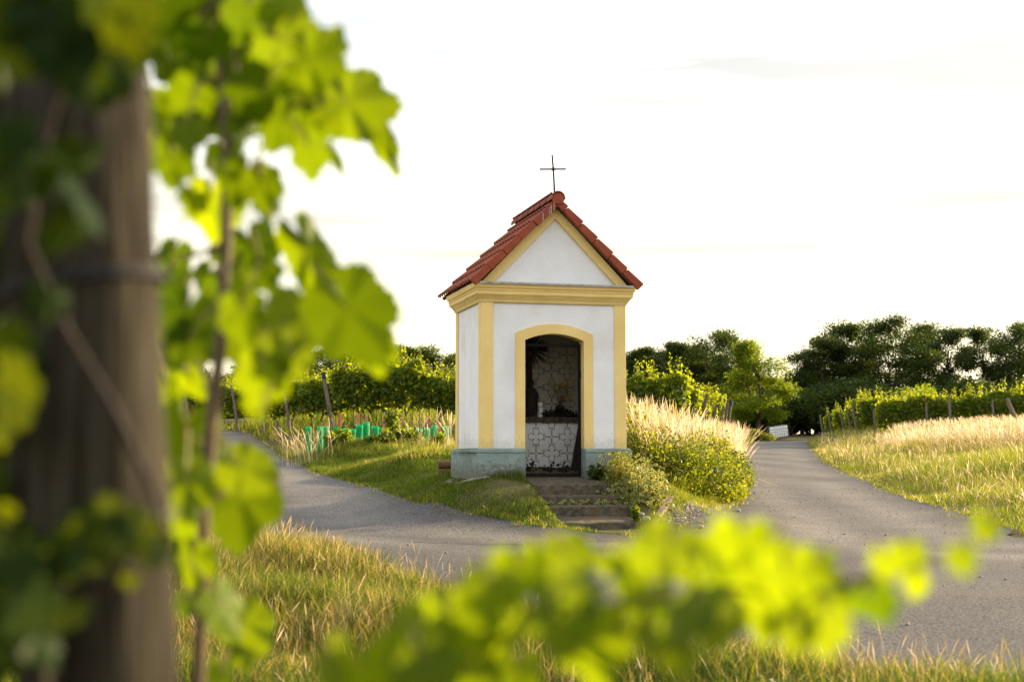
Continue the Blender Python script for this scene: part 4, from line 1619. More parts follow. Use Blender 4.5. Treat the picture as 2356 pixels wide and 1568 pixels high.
def make_post(h=1.75, r=.055, cap=False, rs=3):
    random.seed(rs)
    root = empty("vine_post", (0, 0, 0), "x", "post")
    m = MB()
    m.tube([(0, 0, -.3), (.006, 0, h * .4), (-.006, .004, h * .8), (0, 0, h)], [r * 1.05, r, r * .95, r * .88], 9, jitter=.14)
    m.build("post", M["timber"], root)
    if cap:
        m = MB()
        m.lathe([(r * 1.08, h - .2), (r * 1.02, h + .01), (r * .6, h + .015)], n=12)
        m.build("cap", M["blue"], root)
    return root


pp_plain, pp_cap = make_post(rs=5), make_post(cap=True, rs=6)
pu = {False: False, True: False}


def put_post(x, y, label, group, cap=False, h=1.75, lean=0.0, rz=0.0, lean_y=0.0, thick=1.0):
    src = pp_cap if cap else pp_plain
    o = copy_tree(src) if pu[cap] else src
    pu[cap] = True
    o.location = (x, y, g1(x, y))
    o.rotation_euler = (lean_y, lean, rz)
    o.scale = (thick, thick, h / 1.75)
    tag(o, label, "post", group)


VG1, PG1 = "vines of the left vineyard", "posts of the left vineyard"
ORD = ["first", "second", "third", "fourth", "fifth", "sixth", "seventh", "eighth", "ninth", "tenth", "eleventh", "twelfth"]
# the front row runs from the blue-capped post to the right lane behind the chapel
r0a, r0b = np.array([-5.5, 44.0]), np.array([5.1, 42.2])
dv = r0b - r0a
rzv = math.atan2(dv[1], dv[0])
nv = 8
for k in range(nv):
    p = r0a + dv * (k + .55) / nv
    px = CX + p[0] / p[1] * FPX
    if px < 1055:
        lb = f"{ORD[k]} front-row vine right of the blue-capped post, behind the green guards"
    elif px < 1440:
        lb = f"front-row vine hidden behind the chapel, {ORD[k - 4]} from its left wall"
    else:
        lb = f"{'nearer' if px < 1520 else 'outer'} vine showing between the chapel's right wall and the straw grass"
    put_vine(p[0], p[1], rzv, .96 + .12 * math.sin(k * 2.1), lb, VG1)
put_post(-5.50, 43.55, "leaning blue-capped row-end post left of the chapel", PG1, True, 1.70, lean=-.17, thick=1.15)
for k in range(1, 7):
    p = r0a + dv * k * .155
    put_post(p[0], p[1] + .05, f"thin weathered stake in the front vine row, {ORD[k - 1]} right of the blue-capped post", PG1, False, 1.55, thick=.8)
# rows behind it: their left ends step back along the left lane, their right ends along the right lane
lx = [690, 627, 568, 505, 455, 410, 372]
rx = [1606, 1630, 1647, 1659, 1668]
for r_ in range(7):
    Y = 47.2 + 3.25 * r_
    xl = (lx[r_] - CX) / FPX * Y
    for k in range(4 if r_ < 4 else 3):
        x = xl + .75 + 1.36 * k
        put_vine(x, Y - .02 * k, rzv, .90 + .06 * math.sin(k + r_), f"{ORD[k]} vine in from the lane, {ORD[r_]} row behind the blue-capped post", VG1)
    put_post(xl - .25, Y - .3, f"{'leaning grey' if r_ % 2 == 0 else 'upright grey'} row-end post beside the left lane, {ORD[r_]} behind the blue-capped one", PG1, False, 1.8, lean=-.16 if r_ % 2 == 0 else -.10)
    if r_ < 5:
        Y2 = 45.4 + 3.6 * r_
        xr = (rx[r_] - CX) / FPX * Y2
        for k in range(2):
            put_vine(xr - .7 - 1.36 * k, Y2, rzv, .98, f"{ORD[k]} vine in from the right lane, {ORD[r_]} row behind the straw grass", VG1)
        put_post(xr, Y2, f"{'blue-capped' if r_ == 4 else 'bare'} row-end post leaning to the right lane, {ORD[r_]} beyond the straw grass", PG1, r_ == 4, 1.75, lean=.16)
put_post((1558 - CX) / FPX * 42.2, 42.2, "blue-capped post standing above the straw grass right of the chapel", PG1, True, 1.95, lean=.03)
put_post((1546 - CX) / FPX * 42.6, 42.6, "bare grey post leaning close beside the blue-capped one above the straw grass", PG1, False, 1.75, lean=.09)
put_post((640 - CX) / FPX * 45.5, 45.5, "short weathered stump post in the grass left of the blue-capped post", PG1, False, .62, lean=-.03)
# wires of the front row
wr_ = MB()
for z in (.85, 1.25, 1.65):
    wr_.tube([(r0a[0], r0a[1], g1(*r0a) + z), tuple((r0a + r0b) / 2) + (g1(*((r0a + r0b) / 2)) + z - .02,), (r0b[0], r0b[1], g1(*r0b) + z)], .004, 4)
o = wr_.build("trellis_wire", M["wire"])
tag(o, "thin wires strung through the front vine row left of the chapel", "wire")

# right vineyard
VG2, PG2 = "vines of the right vineyard", "posts of the right vineyard"
ends = [(2013, 68), (1971, 71.5), (1957, 74.5), (1942, 77.5), (1914, 81), (1894, 84.5)]
for r_, (px, Y) in enumerate(ends):
    xl = (px - CX) / FPX * Y
    cnt = 9 if r_ == 0 else 3
    for k in range(cnt):
        lb = f"{ORD[k]} vine along the front row of the right vineyard from the dark-capped post" if r_ == 0 else f"{ORD[k]} vine in from the right lane, {ORD[r_ - 1]} row behind the dark-capped post"
        put_vine(xl + .8 + 1.38 * k, Y - .1 * k, -.03, 1.0 + .07 * math.sin(2.2 * k + r_), lb, VG2)
    lb = "dark-capped corner post of the right vineyard" if r_ == 0 else f"grey row-end post leaning beside the right lane, {ORD[r_ - 1]} behind the dark-capped post"
    put_post(xl, Y, lb, PG2, r_ == 0, 1.62, lean=-.04 if r_ == 0 else -.13)
put_post((2131 - CX) / FPX * 67.5, 67.5, "dark upright post in the right vineyard row, left of the pale one", PG2, False, 1.55)
put_post((2186 - CX) / FPX * 66.0, 66.0, "pale upright post standing in the straw grass of the right vineyard", PG2, False, 1.75, lean=-.03, thick=1.1)
put_post((2284 - CX) / FPX * 66.5, 66.5, "short dark post nearest the thick slanting post at the right", PG2, False, 1.5)
put_post((2347 - CX) / FPX * 58, 58, "thick dark post slanting left out of the straw grass at the right", PG2, False, 1.5, lean=-.36, thick=1.7)

# green grow guards with rusty rods
M["guard"] = leafy("green_mesh_guard", (.02, .34, .16), (.03, .42, .22), (.03, .75, .36), (.04, .8, .4), .6, rough=.5)
GG, RG = "green grow guards left of the chapel", "rusty rods beside the grow guards"


def make_guard():
    root = empty("grow_guard", (0, 0, 0), "x", "grow guard")
    m = MB()
    n = 14
    vs_, fs_ = [], []
    for z in (0, .15, .3, .45, .55):
        for k in range(n):
            a = 2 * math.pi * k / n
            rr_ = .085 + .010 * math.sin(3 * a + 5 * z)
            vs_.append((rr_ * math.cos(a), rr_ * .8 * math.sin(a), z))
    for i in range(4):
        for k in range(n):
            fs_.append([i * n + k, i * n + (k + 1) % n, (i + 1) * n + (k + 1) % n, (i + 1) * n + k])
    m.add(vs_, fs_)
    o = m.build("sleeve", M["guard"], root, smooth=True)
    sd_ = o.modifiers.new("solid", 'SOLIDIFY')
    sd_.thickness = .004
    return root


gpro = make_guard()
GU = [(712, 981, 35.4, "short green guard at the left end, half behind the straw tuft"), (738, 981, 35.6, "green guard second from the left end"), (753, 980, 35.4, "green guard pressed against the second one near the left end"),
      (777, 981, 35.2, "green guard left of the leafy weed clump"), (795, 985, 35.0, "faded green guard behind the leafy weed clump"), (810, 986, 34.2, "dusty pale green guard standing lowest, nearest the lane"),
      (826, 976, 34.4, "bright green guard left of the tallest one"), (845, 970, 34.6, "tallest green guard in the middle of the group"), (863, 980, 35.0, "green guard just right of the tallest one"), (875, 983, 35.2, "shorter green guard at the right side of the middle group"),
      (891, 992, 35.6, "narrow green guard half sunk in the weeds right of the middle group"), (907, 995, 35.8, "small green guard top standing alone in the weeds"), (945, 988, 35.6, "low green guard left of the straw stems near the chapel"), (962, 985, 35.4, "low green guard behind the straw stems near the chapel"),
      (984, 984, 35.2, "green guard third from the chapel's left wall"), (1002, 978, 35.0, "green guard second from the chapel's left wall"), (1027, 980, 34.6, "green guard closest to the chapel's left wall")]
for i, (px, py, Y, lb) in enumerate(GU):
    o = gpro if i == 0 else copy_tree(gpro)
    p = on(px, Y)
    hh = at(px, py, Y).z - p.z
    wn = .55 if "narrow" in lb or "small" in lb else 1.0
    o.location = (p.x, p.y, p.z - .02)
    o.scale = (wn, wn, max(.35, hh + .02) / .55)
    o.rotation_euler = (random.uniform(-.05, .05), random.uniform(-.06, .06), random.uniform(0, 3))
    tag(o, lb, "grow guard", GG)
    m = MB()
    rh = random.uniform(1.15, 1.5)
    m.tube([(0, 0, -.1), (random.uniform(-.01, .01), 0, rh)], .0075, 6)
    r = m.build("plant_rod", M["rust_iron"])
    r.location = (p.x + .03, p.y + .10, p.z)
    tag(r, "thin rusty rod at the " + " ".join(lb.split(",")[0].split()[:11]), "rod", RG)
TG = [(781, 951, 40.5, "terracotta guard beside the foot of the blue-capped post"), (824, 952, 41, "grey-tipped terracotta guard left of the tallest green one"), (843, 955, 41.2, "terracotta guard above the tallest green guard"),
      (884, 955, 41, "brightest terracotta guard right of the green group"), (921, 962, 41.5, "faded terracotta guard behind the weeds left of the chapel"), (986, 960, 41.5, "terracotta guard third in from the chapel's left wall"), (1010, 970, 41.5, "low terracotta guard near the chapel's left wall")]
for i, (px, py, Y, lb) in enumerate(TG):
    p = on(px, Y)
    hh = at(px, py, Y).z - p.z
    m = MB()
    m.prism([(-.055, -.05), (.055, -.05), (.055, hh), (.02, hh + .015), (-.055, hh - .02)], -.04, .04)
    o = m.build("trunk_guard", M["terracotta"], None, bevel=.01)
    o.location = p
    o.rotation_euler = (0, random.uniform(-.05, .05), random.uniform(-.4, .4))
    tag(o, lb, "trunk guard", "terracotta guards at the vine feet")

# ================================================================== TIPPED TANK AT THE BEND
p = on(1793, 95)
tk_ = empty("water_tank", (p.x, p.y, p.z + .05), "white water tank in a grey wire cage tipped at the end of the right lane", "tank", rz=.25)
tk_.rotation_euler = (0, -.14, .3)
tk_.scale = (.84, .84, .88)
m = MB()
m.box(-.56, .56, -.48, .48, .16, 1.0)
o = m.build("tank", M["tankwhite"], tk_, bevel=.09, seg=3)
m = MB()
for k in range(7):
    x = -.58 + 1.16 * k / 6
    for y in (-.5, .5):
        m.tube([(x, y, .14), (x, y, 1.02)], .012, 5)
    m.tube([(x, -.5, 1.02), (x, .5, 1.02)], .012, 5)
for k in range(5):
    z = .2 + .2 * k
    for y in (-.5, .5):
        m.tube([(-.58, y, z), (.58, y, z)], .012, 5)
    for x in (-.58, .58):
        m.tube([(x, -.5, z), (x, .5, z)], .012, 5)
m.build("cage", M["cage"], tk_)
m = MB()
for y in (-.42, 0, .42):
    m.box(-.58, .58, y - .06, y + .06, 0, .13)
m.box(-.58, .58, -.5, .5, .132, .158)
m.build("pallet", M["timber"], tk_)
# ================================================================== GRASSES AND WEEDS
M["grass"] = grassy("grass_blade", .55, 1.7)
M["straw"] = grassy("straw_blade", .5, 1.0)
chap_foot = [tuple(cw(x, y, 0))[:2] for x, y in ((-.07, -.07), (WD + .07, -.07), (WD + .07, DP + .07), (-.07, DP + .07))]
step_foot = [tuple(cw(x, y, 0))[:2] for x, y in ((.60, 0), (.60, -1.9), (1.83, -1.9), (1.9, -1.1), (1.9, 0))]
GREEN, LIME, DRYG, STRAW, PALE, RUSTY = (np.array(c) for c in ((.045, .085, .006), (.16, .185, .007), (.27, .215, .025), (.50, .36, .14), (.84, .65, .43), (.26, .14, .045)))


def pts_in(poly, n, avoid=(), edge=None):
    poly = np.array(poly)
    lo, hi = poly.min(0), poly.max(0)
    out = []
    got = 0
    while got < n:
        p = rng.uniform(lo, hi, (n * 2, 2))
        p = p[inpoly(p, poly)]
        for a in avoid:
            p = p[~inpoly(p, a)]
        out.append(p)
        got += len(p)
        if len(p) == 0:
            break
    return np.concatenate(out)[:n]


def vnoise(p, f, seed=0.0):
    """Smooth pseudo noise, 0..1."""
    x, y = p[:, 0] * f + seed, p[:, 1] * f + seed * 1.7
    v = np.sin(x * 1.3 + 1.7 * np.sin(y * .9 + seed)) + np.sin(y * 1.7 + 1.3 * np.sin(x * 1.1 - seed)) + .6 * np.sin(2.3 * (x + y) + seed)
    return np.clip(v / 5.2 + .5, 0, 1)


def pick(n, cols, w):
    k = rng.choice(len(cols), n, p=np.array(w) / sum(w))
    c = np.array(cols)[k]
    return c * rng.uniform(.75, 1.25, (n, 1))


def base3(p, dz=-.02):
    return np.c_[p, gz(p[:, 0], p[:, 1]) + dz]


def fov(p, m=1.25):
    return np.abs(p[:, 0] / p[:, 1]) < .362 * m + .3 / p[:, 1]


# --- foreground meadow bank
fg = [(-4.6, 5.2), (4.0, 5.2), (3.8, 6.9)] + [tuple(p) for p in NEAR_EDGE[3:13]] + [(-5.2, 18.5)]
p = pts_in(fg, 260000, [ROADN])
d = np.hypot(p[:, 0], p[:, 1])
p = p[(rng.random(len(p)) < np.clip((11.5 / d) ** 2, 0, 1)) & fov(p)]
n = len(p)
clump = vnoise(p, 1.15, 3.1)
clump2 = vnoise(p, 3.1, 8.0)
h = (.12 + .27 * clump * (.5 + clump2)) * rng.uniform(.6, 1.25, n)
dry = np.clip(vnoise(p, .8, 1.0) * 1.0 - .22 + .13 * (p[:, 1] - 9) + .35 * np.clip(p[:, 0] - .8, 0, 1), 0, 1)
green = pick(n, [GREEN, LIME, DRYG, STRAW * .6], [7, 3, 1, .6])
strw = pick(n, [DRYG, STRAW, RUSTY, LIME, GREEN], [2.5, 3, 1.6, 1, 1.2])
col = np.where((rng.random(n) < dry * .85)[:, None], strw, green)
o = blades("meadow_grass", base3(p), h, rng.uniform(.004, .009, n), rng.uniform(.1, 1.0, n), rng.uniform(0, 6.28, n), col * .85, M["grass"])
tag(o, "rough half-dry meadow grass on the bank in front of the lane", "grass", kind="stuff")
# its straw-coloured seed stalks
p = pts_in(fg, 26000, [ROADN])
w = np.clip(vnoise(p, .8, 1.0) * 1.3 - .35 + .12 * (p[:, 1] - 9), 0, 1)
p = p[(rng.random(len(p)) < w * .62) & fov(p)]
n = len(p)
h = rng.uniform(.18, .40, n) * (.7 + .5 * vnoise(p, 1.3, 5))
h[rng.random(n) < .03] *= 1.35
o = blades("meadow_stalks", base3(p), h, rng.uniform(.006, .011, n), rng.uniform(.05, .5, n), rng.uniform(0, 6.28, n), pick(n, [STRAW, RUSTY, DRYG, PALE], [4, 1, 2, 1]) * .9, M["straw"],
           prof=(.25, .2, .2, .9, .7), zs=(0, .4, .74, .82, .92))
tag(o, "thin straw seed stalks standing over the meadow grass", "grass", kind="stuff")

def near_xy(px, Y, n, sx, sy):
    return rng.normal(0, 1, (n, 2)) * np.array([sx, sy]) + np.array([(px - CX) / FPX * Y, Y])


p = np.concatenate([near_xy(1930, 7.6, 70, .16, .18), near_xy(2120, 7.4, 90, .13, .15), near_xy(1560, 8.2, 60, .2, .2), near_xy(2280, 7.1, 40, .1, .12), near_xy(1700, 8.0, 50, .2, .2), near_xy(760, 15.2, 60, .4, .5), near_xy(950, 12.8, 60, .3, .4)])
p = p[~inpoly(p, ROADN)]
n = len(p)
o = blades("tall_stalks", base3(p), rng.uniform(.15, .42, n), rng.uniform(.0035, .0065, n), rng.uniform(.05, .6, n), rng.uniform(0, 6.28, n), pick(n, [STRAW, PALE, DRYG], [3, 2, 2]) * .8, M["straw"], prof=(.25, .2, .2, .9, .7), zs=(0, .4, .74, .82, .92))
tag(o, "tall dry seed stalks rising along the near edge of the lane", "grass", kind="stuff")

# --- lawn left of and around the chapel
lawn = [tuple(p) for p in LAWN_EDGE[5:-1]] + [ tuple(cw(.60, -1.9, 0))[:2], tuple(cw(.60, .02, 0))[:2], tuple(cw(0, .02, 0))[:2], tuple(cw(0, DP, 0))[:2], (-.3, 28), (-3.2, 34)]
p = pts_in(lawn, 210000, [ROADN, chap_foot, step_foot])
d = p[:, 1]
p = p[(rng.random(len(p)) < np.clip((20.5 / d) ** 2, 0, 1))]
bare = vnoise(p, 2.3, 4.0)
dirt = np.exp(-(((p[:, 0] - .05) / .35) ** 2 + ((p[:, 1] - 19.2) / .45) ** 2))
p = p[rng.random(len(p)) > dirt * .5]
n = len(p)
h = (.025 + .06 * vnoise(p, 2.6, 6)) * rng.uniform(.6, 1.3, n) * (1 + np.clip((p[:, 1] - 24) / 5, 0, 2.2))
by_ch = np.exp(-np.min([np.hypot(p[:, 0] - tuple(cw(x, -.08, 0))[0], p[:, 1] - tuple(cw(x, -.08, 0))[1]) for x in np.linspace(0, .7, 8)], axis=0) / .1)
h *= 1 + 1.4 * by_ch
o = blades("lawn_grass", base3(p, -.01), h, rng.uniform(.004, .007, n), rng.uniform(.1, .9, n), rng.uniform(0, 6.28, n), pick(n, [GREEN, LIME, DRYG], [8, 3, .7]), M["grass"], prof=(1, .7), zs=(0, .55))
tag(o, "short uneven lawn between the left lane and the chapel", "grass", kind="stuff")

# --- rough verge further up the left lane
rough = [(-13, 60), (-10.2, 52), (-8.2, 46.2), (-6.2, 38.5), (-4.0, 30), (-3.4, 28), (-1.8, 26.5), (.0, 27), (.4, 41), (-5, 43), (-7.5, 52)]
p = pts_in(rough, 60000, [ROADN])
p = p[rng.random(len(p)) < np.clip((31 / p[:, 1]) ** 2, 0, 1)]
n = len(p)
near_lane = np.clip(1 - line_dist(p, LAWN_EDGE) / 2.4, 0, 1) * np.clip((44 - p[:, 1]) / 6, .25, 1)
hh = (.05 + .17 * vnoise(p, .9, 2.2)) * np.clip(.45 + line_dist(p, LAWN_EDGE) / 1.5, 0, 1.15)
col = np.where((rng.random(n) < .3 + .5 * near_lane)[:, None], pick(n, [DRYG, STRAW, LIME], [4, 2, 2]), pick(n, [LIME, GREEN, DRYG], [4, 4, 1]))
o = blades("verge_grass", base3(p), hh * rng.uniform(.5, 1.3, n), rng.uniform(.007, .014, n), rng.uniform(.1, .9, n), rng.uniform(0, 6.28, n), col, M["grass"])
tag(o, "rough yellowing grass between the left lane and the vineyard", "grass", kind="stuff")


def straw_patch(name, p, hmin, hmax, label, lean=.25, pale=.8, wmul=1.0):
    n = len(p)
    az = rng.normal(2.4, 1.2, n)
    col = pick(n, [PALE, STRAW, DRYG], [5 * pale, 2, 1])
    o = blades(name, base3(p), rng.uniform(hmin, hmax, n), rng.uniform(.012, .020, n) * wmul, rng.uniform(.02, lean * 2, n), az, col * .95, M["straw"],
               prof=(.22, .18, .18, .85, .75, .5), zs=(0, .4, .70, .76, .86, .94))
    return tag(o, label, "straw grass", kind="stuff")


# straw tufts by the guards
t_ = [rng.normal(0, 1, (120, 2)) * np.array([.26, .4]) + np.array([(705 - CX) / FPX * 32.5, 32.5]), rng.normal(0, 1, (34, 2)) * np.array([.2, .3]) + np.array([(975 - CX) / FPX * 33, 33.0]),
      rng.normal(0, 1, (30, 2)) * np.array([.07, .3]) + np.array([(1036 - CX) / FPX * 33, 33.0])]
straw_patch("straw_tufts", np.concatenate(t_), .55, 1.05, "tall dry grass tufts among the green guards", lean=.35)

# --- planted bank and straw behind the chapel's right side
bankp = [(2.05, 22.6), (2.6, 23.4), (3.3, 25.2), (4.1, 28.2), (5.6, 34), (7.2, 41), (6.2, 41), (3.2, 33), (1.7, 26)]
p = pts_in(bankp, 8500, [ROADN])
q_ = p[:, 1]
straw_patch("straw_stand", p, .55, 1.48, "tall pale straw grass standing above the bush right of the chapel", lean=.30, pale=1.2, wmul=1.15)
# --- grass strip right of the steps and at the foot of the bush
strip = [(2.05, 19.4), (2.3, 19.6), (2.75, 21.4), (3.5, 24.2), (4.4, 28.3), (4.0, 28.3), (3.2, 25.2), (2.3, 23.0), (1.75, 22.8), (1.8, 21.0)]
p = pts_in(strip, 26000, [ROADN, chap_foot, step_foot])
n = len(p)
o = blades("bank_grass", base3(p), (.05 + .16 * vnoise(p, 1.8, 3)) * rng.uniform(.5, 1.3, n), rng.uniform(.005, .010, n), rng.uniform(.1, .9, n), rng.uniform(0, 6.28, n), pick(n, [LIME, GREEN, DRYG], [6, 3, 2]), M["grass"])
tag(o, "bright grass on the bank between chapel, kerb and bush", "grass", kind="stuff")
# sparse tufts on the gravel patch and along lane edges
tuft = []
for ln, k in ((BANK_EDGE[:8], 260), (LAWN_EDGE[5:], 200), (NEAR_EDGE[2:12], 160), (VERGE_EDGE[3:12], 300)):
    s_ = np.array(smooth_line(ln, .05))
    c_ = s_[rng.integers(0, len(s_), k)] + rng.normal(0, .10, (k, 2))
    for c0 in c_:
        m = rng.integers(6, 22)
        tuft.append(c0 + rng.normal(0, .035, (m, 2)))
patch = pts_in([(1.7, 17.7), (2.3, 19.3), (2.8, 21), (3.6, 24), (2.9, 23.6), (2.1, 20.6), (1.75, 18.6)], 90)
for c0 in patch:
    tuft.append(c0 + rng.normal(0, .06, (30, 2)))
p = np.concatenate(tuft)
n = len(p)
o = blades("edge_tufts", base3(p, 0), rng.uniform(.03, .11, n), rng.uniform(.004, .008, n), rng.uniform(.2, 1.1, n), rng.uniform(0, 6.28, n), pick(n, [LIME, GREEN, DRYG, STRAW], [4, 3, 3, 1]), M["grass"], prof=(1, .7), zs=(0, .5))
tag(o, "small grass tufts along the ragged lane edges", "grass", kind="stuff")

# --- right verge
rv_ = [tuple(q) for q in VERGE_EDGE[2:12]] + [(9, 17.0), (12, 20), (14, 30), (18, 42), (24, 58), (27, 66), (22, 80)]
p = pts_in(rv_, 400000, [ROADN])
p = p[(rng.random(len(p)) < np.clip((24 / p[:, 1]) ** 2, 0, 1) * .9) & fov(p, 1.3)]
n = len(p)
dl_ = line_dist(p, VERGE_EDGE)
h = (.10 + .26 * vnoise(p, .7, 7.7)) * rng.uniform(.5, 1.3, n) * np.clip(.35 + dl_ / 1.5, 0, 1.15)
far = np.clip((p[:, 1] - 34) / 25, 0, 1)
dry = .06 + .22 * vnoise(p, .35, 2) + .3 * far
col = np.where((rng.random(n) < dry)[:, None], pick(n, [DRYG, STRAW, PALE], [4, 2, 1]), pick(n, [LIME, GREEN, LIME * 1.15], [5, 2.2, 2]))
o = blades("right_verge_grass", base3(p), h * (1 + .5 * far), rng.uniform(.005, .009, n) * (1 + far), rng.uniform(.1, .9, n), rng.uniform(0, 6.28, n), col, M["grass"])
o.name = "sunlit_grass"
tag(o, "sunlit green grass right of the right lane", "grass", kind="stuff")
# loose stalks over it
p = pts_in(rv_, 5200, [ROADN])
p = p[fov(p, 1.3) & (line_dist(p, VERGE_EDGE) > .4)]
straw_patch("verge_stalks", p, .25, .55, "scattered pale stalks over the sunlit grass", lean=.5, wmul=.9)
# the broad straw field before the right vineyard
sf = [(12.2, 43), (13.6, 40.5), (17.5, 41), (26, 52), (26, 64), (17.5, 64), (13.8, 54)]
p = pts_in(sf, 17000, [ROADN])
p = p[fov(p, 1.3)]
p = p[(rng.random(len(p)) < np.clip((p[:, 0] - 12.6) / 2.2, .06, 1))]
straw_patch("straw_field", p, .30, .86, "broad stand of pale straw grass before the right vineyard", lean=.42, pale=1.1, wmul=1.5)
p = pts_in(sf, 14000, [ROADN])
p = p[fov(p, 1.3)]
n = len(p)
o = blades("field_undergrowth", base3(p), rng.uniform(.2, .6, n), rng.uniform(.012, .02, n), rng.uniform(.2, 1.1, n), rng.uniform(0, 6.28, n), pick(n, [DRYG, LIME, STRAW, RUSTY], [4, 3, 3, 1]), M["grass"])
tag(o, "bent green and golden blades mixed into the pale straw before the right vineyard", "grass", kind="stuff")
# meadow left of the left lane
lm = [tuple(q) for q in NEAR_EDGE[12:19]] + [(-30, 75), (-34, 60), (-24, 35), (-12, 18), (-6.5, 12), (-4, 13)]
p = pts_in(lm, 90000, [ROADN])
p = p[rng.random(len(p)) < np.clip((20 / p[:, 1]) ** 1.3, 0, 1)]
n = len(p)
o = blades("left_field_grass", base3(p), (.12 + .28 * vnoise(p, .7, 4.4)) * rng.uniform(.5, 1.3, n) * (1 + .5 * np.clip((p[:, 1] - 30) / 25, 0, 1)), rng.uniform(.007, .013, n) * (1 + np.clip((p[:, 1] - 25) / 25, 0, 1.5)), rng.uniform(.1, .9, n), rng.uniform(0, 6.28, n), pick(n, [LIME, GREEN, DRYG, STRAW], [4, 3, 3, 1]), M["grass"])
o.name = "field_grass"
tag(o, "unmown grass of the field beyond the left lane", "grass", kind="stuff")
# far grass under the vines
fp = pts_in([(-13, 58), (-7, 44), (-4, 42), (6, 41), (8, 47), (9, 60), (-3, 66)], 16000, [ROADN])
fp = np.concatenate([fp, pts_in([(16.5, 63), (28, 63), (30, 90), (19, 90), (15.8, 79)], 9000, [ROADN]), pts_in([(9.5, 56), (13.2, 76), (14, 84), (17, 94), (10, 96), (7, 60)], 9000, [ROADN])])
n = len(fp)
o = blades("vineyard_grass", base3(fp), rng.uniform(.12, .42, n), rng.uniform(.015, .03, n), rng.uniform(.1, .8, n), rng.uniform(0, 6.28, n), pick(n, [LIME, GREEN, DRYG], [4, 5, 2]), M["grass"])
tag(o, "weedy grass growing under the vine rows", "grass", kind="stuff")

# ---------------- bushes and planted things
M["tangle_leaf"] = leafy("tangle_leaf", (.03, .055, .006), (.13, .15, .012), (.11, .16, .003), (.50, .50, .015), .5)
bu = empty("bush", (3.1, 25.6, g1(3.1, 25.6)), "big tangled green bush between the chapel's right wall and the lane", "bush")
P, TN = [], []
random.seed(77)
bs = MB()
LUMP = [(1.75, 23.3, .46, .50, .50), (2.1, 23.2, .38, .5, .42), (2.6, 23.5, .44, .55, .46), (3.1, 24.2, .42, .6, .46), (3.55, 25.2, .38, .6, .42), (2.2, 24.2, .58, .55, .42), (2.9, 25.2, .52, .65, .42), (3.9, 26.6, .40, .55, .45), (3.5, 26.4, .62, .6, .45), (1.8, 24.2, .80, .5, .45), (4.15, 27.8, .35, .5, .42), (2.5, 23.7, .22, .7, .3), (3.3, 24.8, .22, .65, .3), (3.75, 26.0, .18, .5, .28)]
for (x, y, z, r, rz_) in LUMP:
    m = 4200
    d = rand_dirs(m)
    q_ = np.array([x, y, g1(x, y) + z]) + d * np.array([r, r, rz_]) * rng.uniform(.5, 1.1, (m, 1)) + rng.normal(0, .05, (m, 3))
    q_[:, 2] = np.maximum(q_[:, 2], gz(q_[:, 0], q_[:, 1]) + .02)
    P.append(q_)
    TN.append(np.clip(rng.normal(.38, .25, m) + rng.uniform(-.3, .3), 0, 1))
    for _ in range(8):
        e_ = q_[rng.integers(0, m)]
        bs.tube([(x + random.uniform(-.3, .3) - 3.1, y + random.uniform(-.2, .2) - 25.6, g1(x, y) - g1(3.1, 25.6) - .05), (x - 3.1, y - 25.6, z * .6), tuple(e_ - np.array([3.1, 25.6, g1(3.1, 25.6)]))], [.008, .006, .003], 4)
P = np.concatenate(P)
P = P - np.array([3.1, 25.6, g1(3.1, 25.6)])
n = len(P)
scatter("foliage", QLEAF, QLEAFF, P, rng.uniform(.024, .062, n), rng.normal(size=(n, 3)) + np.array([0, -.2, .6]), rng.normal(size=(n, 3)), M["tangle_leaf"], tone=np.concatenate(TN), parent=bu)
M["twig"] = surf("dry_twig", (.20, .13, .06), (.12, .08, .04), .8, 12, bump=0)
bs.build("stems", M["twig"], bu)

# dry stalks and grass growing through the bush
p = pts_in([(1.8, 22.9), (2.5, 23.0), (3.3, 24.4), (4.3, 27.6), (3.6, 27.6), (2.4, 24.6)], 1500, [ROADN])
straw_patch("bush_stalks", p, .45, 1.15, "dry stalks poking through the tangled bush right of the chapel", lean=.75, pale=.7, wmul=.7)
p = pts_in([(2.2, 22.6), (2.7, 22.8), (3.5, 24.2), (4.5, 27.8), (4.9, 30), (4.5, 30), (3.1, 24.4)], 9000, [ROADN])
n = len(p)
o = blades("bush_foot_grass", base3(p), rng.uniform(.12, .55, n), rng.uniform(.006, .011, n), rng.uniform(.2, 1.0, n), rng.uniform(0, 6.28, n), pick(n, [LIME, GREEN, DRYG], [6, 2, 2]), M["grass"])
tag(o, "long lime grass along the foot of the tangled bush", "grass", kind="stuff")

# variegated ground shrub right of the steps
vb = empty("variegated_shrub", (1.55, 19.9, g1(1.55, 19.9)), "cream-edged leafy shrub spilling down beside the steps", "shrub")
M["vg_in"] = leafy("variegated_leaf", (.05, .09, .012), (.20, .24, .04), (.14, .2, .01), (.5, .5, .04), .45)
M["vg_edge"] = leafy("cream_leaf_edge", (.42, .42, .12), (.55, .50, .20), (.55, .52, .08), (.65, .56, .12), .45)
PV = []
for (lx_, ly_, n_, r) in ((1.93, -.2, 420, .20), (2.05, -.45, 520, .24), (1.90, -.75, 420, .18), (2.12, -.75, 520, .26), (2.15, -1.05, 420, .2), (1.98, -1.05, 300, .14), (2.35, -.5, 420, .24), (2.4, -.1, 300, .24)):
    c_ = cw(lx_, ly_, 0)
    q_ = np.array([c_.x, c_.y, 0]) + rng.normal(0, .62, (n_, 3)) * np.array([r, r, 0])
    q_[:, 2] = gz(q_[:, 0], q_[:, 1]) + np.abs(rng.normal(0, .13, n_)) + .02
    PV.append(q_)
tr_ = []
